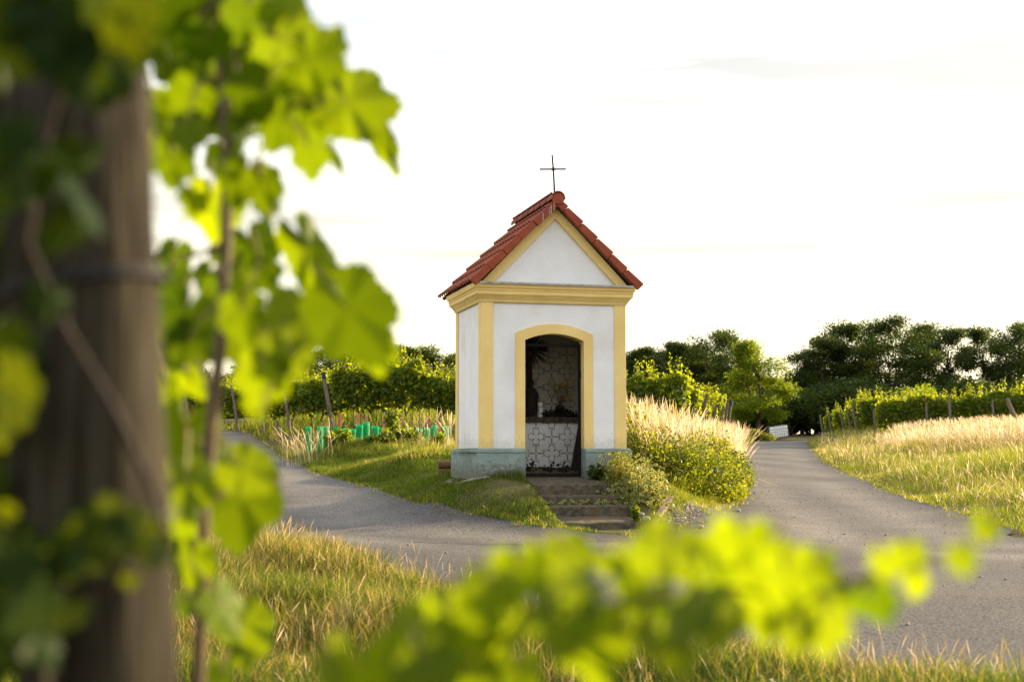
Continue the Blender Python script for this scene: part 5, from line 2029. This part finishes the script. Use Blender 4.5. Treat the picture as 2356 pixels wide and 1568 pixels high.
for k in range(60):                       # trailing runner along the third tread
    t = k / 60
    c_ = cw(.72 + 1.1 * t, -.855 - .03 * random.random(), -.64 + .02 * random.random())
    tr_.append((c_.x, c_.y, c_.z + .015 + .04 * t * random.random()))
PV.append(np.array(tr_))
PV = np.concatenate(PV) - np.array([1.55, 19.9, g1(1.55, 19.9)])
n = len(PV)
sz = rng.uniform(.04, .075, n)
nn = rng.normal(size=(n, 3)) * .6 + np.array([.0, -.5, .7])
td = rng.normal(size=(n, 3)) + np.array([0, -.3, -.3])
tn = rng.random(n)
RIM = [(0, 0, 0), (.30, .22, .04), (.36, .55, .05), (0, 1, 0), (-.36, .55, .05), (-.30, .22, .04)]
scatter("foliage", RIM, [[0, 1, 2, 3], [0, 3, 4, 5]], PV, sz, nn, td, M["vg_edge"], tone=tn, parent=vb)
INN = [(x * .68, .10 + y * .76, z + .012) for x, y, z in RIM]
scatter("leaf_hearts", INN, [[0, 1, 2, 3], [0, 3, 4, 5]], PV, sz, nn, td, M["vg_in"], tone=tn * .5, parent=vb)

# golden broom-like tuft against the plinth
c_ = on(1425, 20.25)
bt_ = empty("golden_herb", (c_.x, c_.y, c_.z), "feathery golden green herb growing against the plinth right of the door", "herb")
n = 420
b0 = np.c_[rng.normal(0, .07, (n, 2)), np.zeros(n)]
o = blades("stems", b0, rng.uniform(.22, .46, n), rng.uniform(.004, .007, n), rng.uniform(.05, .6, n), rng.uniform(0, 6.28, n), pick(n, [DRYG, LIME, STRAW * .7], [3, 3, 2]), M["grass"], parent=bt_)
n = 700
q_ = np.c_[rng.normal(0, .13, (n, 2)), rng.uniform(.12, .50, n)]
scatter("foliage", QLEAF, QLEAFF, q_, rng.uniform(.015, .035, n), rng.normal(size=(n, 3)), rng.normal(size=(n, 3)) + np.array([0, 0, 1.0]), M["bush_leaf"], tone=rng.uniform(.3, 1, n), parent=bt_)


def herb(name, c_, r, h, n, label, cat, mat, lsize, group=None):
    root = empty(name, c_, label, cat, group)
    m = MB()
    k_ = 7
    P = []
    for k in range(k_):
        a = 6.28 * k / k_ + random.random()
        e = np.array([r * .8 * math.cos(a) * random.uniform(.2, 1), r * .8 * math.sin(a) * random.uniform(.2, 1), h * random.uniform(.6, 1)])
        m.tube([(0, 0, -.02), tuple(e * np.array([.5, .5, .6])), tuple(e)], [.006, .005, .003], 4)
        t = rng.uniform(.15, 1.0, n // k_)
        P.append(e * t[:, None] + rng.normal(0, .16 * r, (n // k_, 3)))
    P = np.concatenate(P)
    P[:, 2] = np.maximum(P[:, 2], .01)
    n_ = len(P)
    m.build("stem", M["stem"], root)
    scatter("foliage", QLEAF, QLEAFF, P, rng.uniform(.6, 1.3, n_) * lsize, rng.normal(size=(n_, 3)) * .7 + np.array([0, -.3, .8]), rng.normal(size=(n_, 3)), mat, tone=rng.uniform(.1, .7, n_), parent=root)
    return root


random.seed(5)
c_ = cw(1.68, -.16, -.36)
herb("sage_plant", (c_.x, c_.y, -.345), .17, .24, 320, "dark grey-green herb by the door's right plinth", "herb", M["tree_leaf"], .05)
c_ = at(1467, 1175, 19.0)
herb("nettle_plant", (c_.x - .02, c_.y - .05, -.84), .10, .20, 220, "bright green weed growing on the lowest step", "weed", M["vine_leaf"], .05)
WEED = "weeds around the green guards"
for i, (px, Y, r, h, lb) in enumerate(((790, 34.0, .26, .36, "leafy green weed clump left of the bright green guard"), (765, 34.6, .25, .36, "leafy weed between the wide guard and the blue-capped post"), (858, 33.4, .25, .22, "yellow-green weed under the tallest guard"),
                                       (890, 33.6, .32, .26, "bushy yellow-green weed right of the middle guards"), (928, 34.6, .35, .34, "dark leafy weed patch right of the guards"), (950, 34.6, .25, .25, "dark leafy weed patch nearest the straw stems"), (905, 36, .3, 1.0, "tall feathery weed standing behind the guards"),
                                       (1014, 34.3, .2, .22, "low leafy weed between the last two guards"))):
    p = on(px, Y)
    herb("weed_clump", tuple(p), r, h, 700, lb, "weed", M["vine_leaf"] if i != 3 else M["bush_leaf"], .10, WEED)
for i, (px, Y, lb) in enumerate(((1748, 7.3, "dark nettle clump at the bottom edge below the yellow leaves"), (2205, 7.1, "dark leafy weed clump at the lower right corner"), (2140, 7.0, "small dark weed left of the lower right corner"))):
    p = on(px, Y)
    herb("roadside_weed", tuple(p), .13, .20 - .04 * (i == 2), 160, lb, "weed", M["bush_leaf"], .06, "dark weeds at the near lane edge")

# gravel on the patch and by the plinth
gp1 = pts_in([(1.62, 17.5), (2.3, 18.7), (2.9, 21), (3.9, 24.6), (3.3, 24.6), (2.5, 21.2), (1.9, 18.8)], 2600)
gp2 = np.concatenate([np.array([cw(x, -.16 + .10 * random.random(), 0)[:2] for x in np.random.default_rng(1).uniform(-.2, .1, 60)]), np.array([cw(-.10 - .12 * random.random(), y, 0)[:2] for y in np.random.default_rng(2).uniform(-.1, 1.4, 160)])])
gp_ = np.concatenate([gp1, gp2])
n = len(gp_)
OCT = [(.5, 0, 0), (0, .5, 0), (-.5, 0, 0), (0, -.5, 0), (0, 0, .35), (0, 0, -.35)]
OCTF = [[0, 1, 4], [1, 2, 4], [2, 3, 4], [3, 0, 4], [1, 0, 5], [2, 1, 5], [3, 2, 5], [0, 3, 5]]
szs = np.r_[rng.gamma(2.0, .011, len(gp1)) + .008, rng.uniform(.03, .07, len(gp2))]
M["gravel"] = surf("gravel_stone", (.30, .26, .21), (.18, .16, .14), .9, 3, bump=0)
o = scatter("gravel", OCT, OCTF, base3(gp_, .008), szs, rng.normal(size=(n, 3)) * .4 + np.array([0, 0, 1]), rng.normal(size=(n, 3)), M["gravel"])
tag(o, "loose gravel on the bare patch and at the chapel's foot", "gravel", kind="stuff")
# brown bare-earth patch beside the right lane

# crumbs of stone and dry leaf scattered over the lanes
q1 = pts_in([(2.0, 17.4), (3.0, 21), (4.2, 25), (5.3, 30), (8.0, 30), (7.2, 24), (6.6, 18), (4.5, 9), (1.6, 9.2), (.2, 12), (-1.5, 17)], 2600)
q2 = pts_in([(-1.3, 20), (-2.6, 24), (-4.0, 29), (-7.0, 29), (-4.6, 21), (-2.6, 16.2), (0, 13)], 700)
qq = np.concatenate([q1, q2])
qq = qq[inpoly(qq, ROADN)]
ed_ = np.minimum(line_dist(qq, BANK_EDGE), line_dist(qq, VERGE_EDGE))
qq = qq[rng.random(len(qq)) < .25 + np.exp(-ed_ / .5)]
n = len(qq)
o = scatter("grit", OCT, OCTF, base3(qq, .014), rng.gamma(1.6, .007, n) + .006, rng.normal(size=(n, 3)) * .5 + np.array([0, 0, 1]), rng.normal(size=(n, 3)), M["gravel"])
tag(o, "loose grit and small stones lying on the asphalt", "gravel", kind="stuff")
# ================================================================== THE VINE ROW THE CAMERA STANDS IN
random.seed(21)
rf2 = np.random.default_rng(21)
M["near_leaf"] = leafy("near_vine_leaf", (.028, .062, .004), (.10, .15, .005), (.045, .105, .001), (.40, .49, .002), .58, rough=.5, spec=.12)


M["shaded_leaf"] = leafy("shaded_vine_leaf", (.010, .026, .005), (.05, .085, .006), (.012, .032, .002), (.42, .46, .003), .40, rough=.5, spec=.08)  # darker version of near_leaf, shade by the post painted into the leaf colour

M["young_leaf"] = leafy("young_vine_leaf", (.050, .095, .005), (.12, .165, .007), (.13, .22, .002), (.41, .48, .003), .60, rough=.5, spec=.12)

def grape_leaf():
    """Five-lobed toothed leaf, one unit wide, base of the stalk at the origin, tip towards +y, gently cupped."""
    th = np.linspace(-math.pi, math.pi, 72, endpoint=False)
    key_a = np.radians([0, 14, 32, 52, 70, 92, 116, 140, 165, 180])
    key_r = np.array([.80, .74, .58, .68, .65, .54, .60, .52, .40, .08])
    r = np.interp(np.abs(th), key_a, key_r)
    r = r * (1 + .055 * np.where(np.arange(72) % 3 == 0, 1, -.5) * (np.abs(th) < 2.7))
    V = [(0, 0, 0)]
    for f in (.35, .7, 1.0):
        for t, q_ in zip(th, r):
            x, y = q_ * f * math.sin(t), q_ * f * math.cos(t)
            z = -.30 * (x * x + .6 * y * y) + .05 * f * math.cos(5 * t) - .03 * f * f * math.sin(9 * t)
            V.append((x, y, z))
    F = []
    n = 72
    for k in range(n):
        F.append([0, 1 + k, 1 + (k + 1) % n])
        for q_ in (0, 1):
            a = 1 + q_ * n
            F.append([a + k, a + n + k, a + n + (k + 1) % n, a + (k + 1) % n])
    return np.array(V), F


GV, GF = grape_leaf()


def near_leaves(name, rows, parent, mat, jit=.45, org=(0, 0, 0)):
    """rows: x, y, width (in picture units), depth, tip direction in degrees clockwise from up, tone, narrowing."""
    allV, loops, sizes, tones = [], [], [], []
    flat0 = np.concatenate([np.array(f) for f in GF])
    sz0 = [len(f) for f in GF]
    pts_ = []
    for i, (x, y, wpx, Y, rot, tone, nar) in enumerate(rows):
        c_ = np.array(at(x, y, Y))
        view = c_ / np.linalg.norm(c_)
        nrm = -view + rf2.normal(size=3) * (jit if nar >= .6 and not (820 < x < 870 and 700 < y < 820) else .10)
        nrm /= np.linalg.norm(nrm)
        a = math.radians(rot)
        up = np.array([math.sin(a), 0.0, math.cos(a)])
        up -= nrm * up.dot(nrm)
        up /= np.linalg.norm(up)
        xa = np.cross(up, nrm)
        s = wpx / FPX * Y * 1.0
        curl = rf2.uniform(.3, 1.2)
        V = c_ + s * (GV[:, 0:1] * nar * xa + (GV[:, 1:2] - .22) * up + GV[:, 2:3] * curl * nrm)
        pts_.append((c_ - s * .22 * up, up))
        loops.append(flat0 + i * len(GV))
        sizes += sz0
        tones.append(np.full(len(GV), tone))
        allV.append(V)
    o = big_mesh(name, np.concatenate(allV) - np.array(org), np.concatenate(loops), np.array(sizes), mat, tone=np.concatenate(tones), smooth=True, parent=parent)
    return o, pts_


def J(a):
    return random.uniform(-a, a)


# thick post at the left
pc = at(205, 900, 1.27)
root = empty("vine_post", (pc.x, pc.y, -1.55), "thick dark weathered vineyard post standing close at the left of the view", "post")
bt_p = at(226, 1568, 1.27) - Vector((pc.x, pc.y, -1.55))
tp_p = at(166, 150, 1.27) - Vector((pc.x, pc.y, -1.55))
d_ = (bt_p - tp_p)
ft = bt_p + d_ * (bt_p.z / -d_.z) if d_.z < 0 else bt_p
m = MB()
N_ = 26
pl_, rl_ = [], []
for k in range(N_):
    t = k / (N_ - 1)
    pl_.append(ft.lerp(tp_p, t))
    rl_.append(.0715 - .004 * t)
m.tube(pl_, rl_, 22, jitter=.05)
m.build("post", M["post_dark"], root, smooth=True)
for (ya, yb, lo) in ((640, 668, .0), (664, 690, .004), (1198, 1222, 0)):
    m = MB()
    zc = at(200, (ya + yb) / 2, 1.27).z + 1.55
    cx_ = tp_p.lerp(ft, (tp_p.z - zc) / (tp_p.z - ft.z))
    m.tube([(cx_.x + 0.0735 * math.cos(a), cx_.y + 0.0735 * math.sin(a), zc + .012 * math.cos(a) + lo) for a in np.linspace(0, 2 * math.pi, 29)], .0022, 6, cap=False)
    m.build("wire_tie", M["wire"], root)

# vine trained up beside the post
lv = empty("grapevine", (at(470, 1568, 1.80).x, 1.80, -1.5), "sunlit grapevine hanging beside the thick dark post at the left", "grapevine")
lorg = np.array(lv.location)
LV = []
T0 = 1.85
for (x, y, w, rot, tone) in [
    (440, 25, 150, 190, .35), (540, 20, 170, 170, .3), (620, 45, 160, 160, .35), (665, 110, 150, 140, .45), (585, 120, 190, 185, .2), (690, 195, 170, 150, .4), (735, 145, 120, 110, .45), (560, 40, 120, 200, .3),
    (450, 180, 120, 195, .3), (640, 225, 170, 175, .45), (585, 235, 140, 200, .25), (430, 235, 110, 210, .3), (372, 275, 105, 200, .35), (455, 275, 110, 180, .25), (352, 345, 90, 190, .6), (395, 385, 105, 200, .3), (500, 255, 120, 165, .25),
    (370, 30, 90, 180, .3), (300, 70, 70, 170, .7), (430, 90, 105, 190, .2), (525, 180, 120, 190, .15), (770, 90, 70, 30, .8), (745, 220, 90, 120, .5),
    (835, 238, 160, 95, .42), (690, 300, 120, 190, .4), (712, 365, 100, 185, .42), (640, 300, 110, 200, .3), (560, 290, 110, 170, .25), (510, 375, 80, 180, .25), (560, 425, 110, 200, .3), (605, 440, 95, 170, .35), (615, 470, 80, 190, .55),
    (487, 490, 130, 188, .85), (440, 470, 70, 200, .7), (530, 480, 80, 170, .35), (585, 590, 125, 165, .15), (612, 640, 80, 150, .2), (395, 600, 85, 200, .25), (385, 660, 100, 190, .25), (520, 590, 70, 185, .3), (420, 735, 120, 195, .15), (470, 770, 120, 180, .25),
    (530, 700, 120, 170, .2), (475, 640, 60, 200, .25), (560, 740, 110, 190, .35), (625, 780, 205, 172, .62), (680, 830, 80, 160, .7), (600, 880, 120, 180, .65), (585, 930, 60, 180, .7),
    (372, 95, 95, 190, .3), (398, 165, 90, 170, .35), (305, 135, 80, 185, .4), (352, 255, 90, 190, .45), (470, 110, 110, 180, .15), (520, 110, 90, 200, .25), (600, 190, 110, 170, .3), (640, 160, 100, 150, .25), (430, 310, 90, 190, .3), (700, 100, 90, 120, .4), (660, 30, 110, 130, .4), (500, 20, 100, 180, .2), (395, 20, 100, 190, .3),
    (500, 690, 80, 190, .2), (450, 810, 90, 170, .2), (380, 790, 80, 190, .25), (560, 660, 80, 160, .2),
    (822, 745, 205, 150, .38), (868, 815, 95, 170, .6), (410, 830, 110, 185, .5), (385, 900, 75, 190, .6), (450, 890, 70, 175, .7), (425, 790, 90, 200, .2), (600, 955, 30, 180, .95),
    (415, 1040, 185, 182, .55), (430, 1130, 130, 190, .55), (505, 1090, 120, 150, .65), (575, 1090, 110, 120, .75), (548, 1170, 180, 178, .5), (400, 1000, 90, 200, .5),
    (425, 1225, 110, 190, .5), (440, 1300, 95, 180, .45), (480, 1280, 60, 170, .4), (520, 1410, 125, 140, .9), (575, 1450, 110, 150, .85), (565, 1505, 70, 175, .8), (505, 1555, 60, 190, .8), (430, 1390, 60, 190, .2), (560, 1050, 60, 60, .6)]:
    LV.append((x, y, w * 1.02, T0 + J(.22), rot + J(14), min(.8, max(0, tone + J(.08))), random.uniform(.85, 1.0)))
# two narrow leaves seen nearly edge on
LV += [(885, 335, 150, 1.95, 158, .5, .36), (728, 615, 215, 1.9, 152, .55, .44), (775, 370, 80, 1.95, 150, .5, .3)]
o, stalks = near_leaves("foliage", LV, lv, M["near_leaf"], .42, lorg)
m = MB()
main = [at(455, 1600, 1.81), at(462, 1380, 1.81), at(470, 1180, 1.81), at(486, 980, 1.82), at(508, 800, 1.83), at(520, 560, 1.84), at(522, 330, 1.85), at(505, 120, 1.86), at(498, -80, 1.87)]
foot = Vector((main[0].x - .01, 1.81, -1.52))
mp_ = [Vector(p) - Vector(lorg) for p in [foot, foot.lerp(main[0], .5) + Vector((.02, 0, 0))] + main]
m.tube(mp_, [.013, .011] + [.0085] * 4 + [.008, .0075, .007, .006, .005], 8, jitter=.15)
m.build("cane", M["shoot"], lv, smooth=True)
m = MB()
for a_ in (([at(478, 1160, 1.81), at(560, 1100, 1.83), at(640, 1110, 1.86)]), ([at(515, 760, 1.83), at(560, 740, 1.84), at(620, 760, 1.85)]), ([at(520, 330, 1.85), at(610, 300, 1.85), at(740, 240, 1.87)]), ([at(520, 560, 1.84), at(440, 590, 1.84), at(390, 600, 1.85)]), ([at(500, 960, 1.82), at(470, 860, 1.83), at(440, 800, 1.85)])):
    m.tube([p - Vector(lorg) for p in a_], [.0045, .0036, .0024], 6)
for (c_, up) in stalks:
    dirn = Vector(-up * random.uniform(.03, .06)) + Vector((J(.02), J(.02), J(.02)))
    b_ = Vector(c_) - Vector(lorg)
    m.tube([b_, b_ + dirn * .5 + Vector((0, 0, .006)), b_ + dirn], [.0014, .0015, .0017], 5)
m.build("leaf_stalks", M["petiole"], lv)
# old shoot lying across the post and leaves with the shade put into their colour
pv = empty("grapevine", (at(120, 1568, 1.12).x, 1.12, -1.52), "shaded dark vine clinging to the front of the thick post", "grapevine")
porg = np.array(pv.location)
PVL = []
for (x, y, w, rot, tone) in [(40, 30, 170, 190, .1), (120, 80, 190, 170, .05), (200, 40, 170, 200, .1), (255, 130, 170, 185, .05), (60, 120, 120, 180, .5), (180, 150, 160, 190, .05), (300, 90, 110, 170, .3), (150, 10, 150, 190, .5), (310, 20, 120, 200, .15), (10, 60, 120, 160, .1), (240, 190, 120, 180, .05),
                              (150, 400, 170, 185, .1), (75, 400, 150, 190, .05), (205, 480, 140, 175, .05), (150, 540, 120, 185, .15), (30, 330, 110, 170, .05), (40, 880, 130, 190, .25), (15, 950, 120, 180, .25), (20, 780, 90, 170, .1), (8, 1180, 60, 190, .7),
                              (95, 1480, 120, 180, .1), (60, 1400, 130, 195, .05), (150, 1420, 90, 170, .1), (30, 1330, 120, 190, .05), (110, 700, 90, 190, .05)]:
    PVL.append((x, y, w, 1.10 + J(.05), rot + J(15), max(0, tone + J(.05)), 1.0))
for k in range(34):
    PVL.append((random.uniform(-70, 45), k * 48 + J(30), random.uniform(90, 160), 1.2 + J(.12), 180 + J(30), random.uniform(0, .22) + (.5 if k in (2, 20, 24) else 0), 1.0))
for k in range(46):
    x = random.uniform(60, 400)
    yc = 1265 + 35 * math.sin(x / 60)
    PVL.append((x, yc + random.gauss(0, 38), random.uniform(45, 85), 1.13 + J(.04), random.uniform(90, 270), random.uniform(.0, .35), 1.0))
near_leaves("foliage", PVL, pv, M["shaded_leaf"], .5, porg)
m = MB()
m.tube([p - Vector(porg) for p in (at(60, 560, 1.17), at(150, 760, 1.17), at(255, 930, 1.17), at(345, 1110, 1.18), at(390, 1260, 1.19))], [.004, .0045, .0042, .004, .003], 7)
m.tube([Vector((0, 0, -.05)), at(100, 1500, 1.16) - Vector(porg), at(150, 1280, 1.15) - Vector(porg), at(330, 1270, 1.16) - Vector(porg)], [.009, .007, .006, .004], 7)
m.tube([at(60, 560, 1.17) - Vector(porg), at(110, 300, 1.16) - Vector(porg), at(180, 60, 1.14) - Vector(porg)], [.005, .004, .003], 7)
m.build("cane", M["old_shoot"], pv)

# young shoot arching across the bottom of the view, tied to the lower wire
bv = empty("grapevine", (at(900, 1568, 1.16).x, 1.16, -1.5), "bright blurred vine shoot reaching across the bottom towards the right", "grapevine")
borg = np.array(bv.location)
BV = []
for (x, y, w, rot, tone) in [
    (770, 1550, 110, 200, .75), (830, 1565, 150, 180, .65), (905, 1525, 120, 190, .5), (960, 1480, 150, 200, .55), (1035, 1445, 150, 190, .6), (1105, 1500, 150, 180, .45), (1065, 1400, 120, 170, .65), (1130, 1375, 130, 200, .6), (1190, 1335, 150, 190, .55), (1255, 1305, 130, 180, .55), (1320, 1295, 120, 170, .5),
    (1160, 1455, 130, 185, .6), (1230, 1415, 130, 195, .5), (1290, 1385, 120, 175, .4), (1355, 1365, 100, 160, .3), (1290, 1460, 120, 190, .75), (1370, 1500, 190, 182, 1.17), (1345, 1420, 90, 190, .1), (1455, 1300, 95, 180, .6),
    (1530, 1270, 150, 190, .75), (1600, 1300, 120, 180, .7), (1700, 1260, 160, 185, .8), (1765, 1300, 120, 175, 1.17), (1640, 1335, 150, 190, .45), (1490, 1400, 130, 190, .5), (1580, 1420, 170, 180, .3), (1520, 1480, 110, 160, 1.17), (1570, 1515, 100, 180, 1.17), (1640, 1460, 90, 200, .8),
    (1690, 1395, 140, 185, .5), (1745, 1365, 130, 175, .65), (1805, 1345, 130, 190, 1.17), (1870, 1325, 120, 180, .8), (1850, 1405, 140, 170, .7), (1900, 1450, 120, 185, .75), (1935, 1370, 95, 190, .35), (1995, 1340, 100, 180, .65), (2090, 1290, 85, 190, .9), (2040, 1300, 80, 170, .7), (2020, 1400, 110, 150, .05), (2105, 1345, 70, 180, .8),
    (2215, 1290, 75, 170, .55), (2270, 1215, 75, 180, .97), (985, 1555, 150, 190, .35), (1190, 1560, 120, 180, .4), (1090, 1575, 120, 190, .35), (905, 1590, 150, 180, .6), (780, 1480, 55, 190, .75), (1450, 1350, 80, 170, .4), (1400, 1300, 60, 190, .55), (1760, 1440, 90, 180, .6), (1830, 1470, 80, 180, .6)]:
    BV.append((x, y, w * .93, 1.14 + J(.10), rot + J(20), min(.66, max(0, tone * .85 + .06 + J(.06))), random.uniform(.85, 1)))
o, stalks = near_leaves("foliage", BV, bv, M["young_leaf"], .38, borg)
m = MB()
cn = [Vector((at(640, 1568, 1.18).x, 1.2, -1.5)), at(660, 1760, 1.18), at(860, 1590, 1.17), at(1100, 1480, 1.17), at(1400, 1390, 1.17), at(1700, 1350, 1.17), at(1950, 1340, 1.17), at(2120, 1300, 1.18), at(2260, 1225, 1.19)]
m.tube([p - Vector(borg) for p in cn], [.006, .005, .004, .0035, .003, .0026, .0022, .0016, .001], 7)
m.build("cane", M["shoot"], bv)
m = MB()
for (c_, up) in stalks:
    b_ = Vector(c_) - Vector(borg)
    dirn = Vector(-up * .025) + Vector((J(.01), J(.01), J(.01)))
    m.tube([b_, b_ + dirn], [.0009, .0012], 5)
m.tube([p - Vector(borg) for p in (at(2110, 1300, 1.18), at(2180, 1360, 1.19), at(2260, 1385, 1.20), at(2340, 1370, 1.21), at(2400, 1300, 1.22))], [.0008, .0007, .0006, .0005, .0004], 5)
m.build("leaf_stalks", M["petiole"], bv)
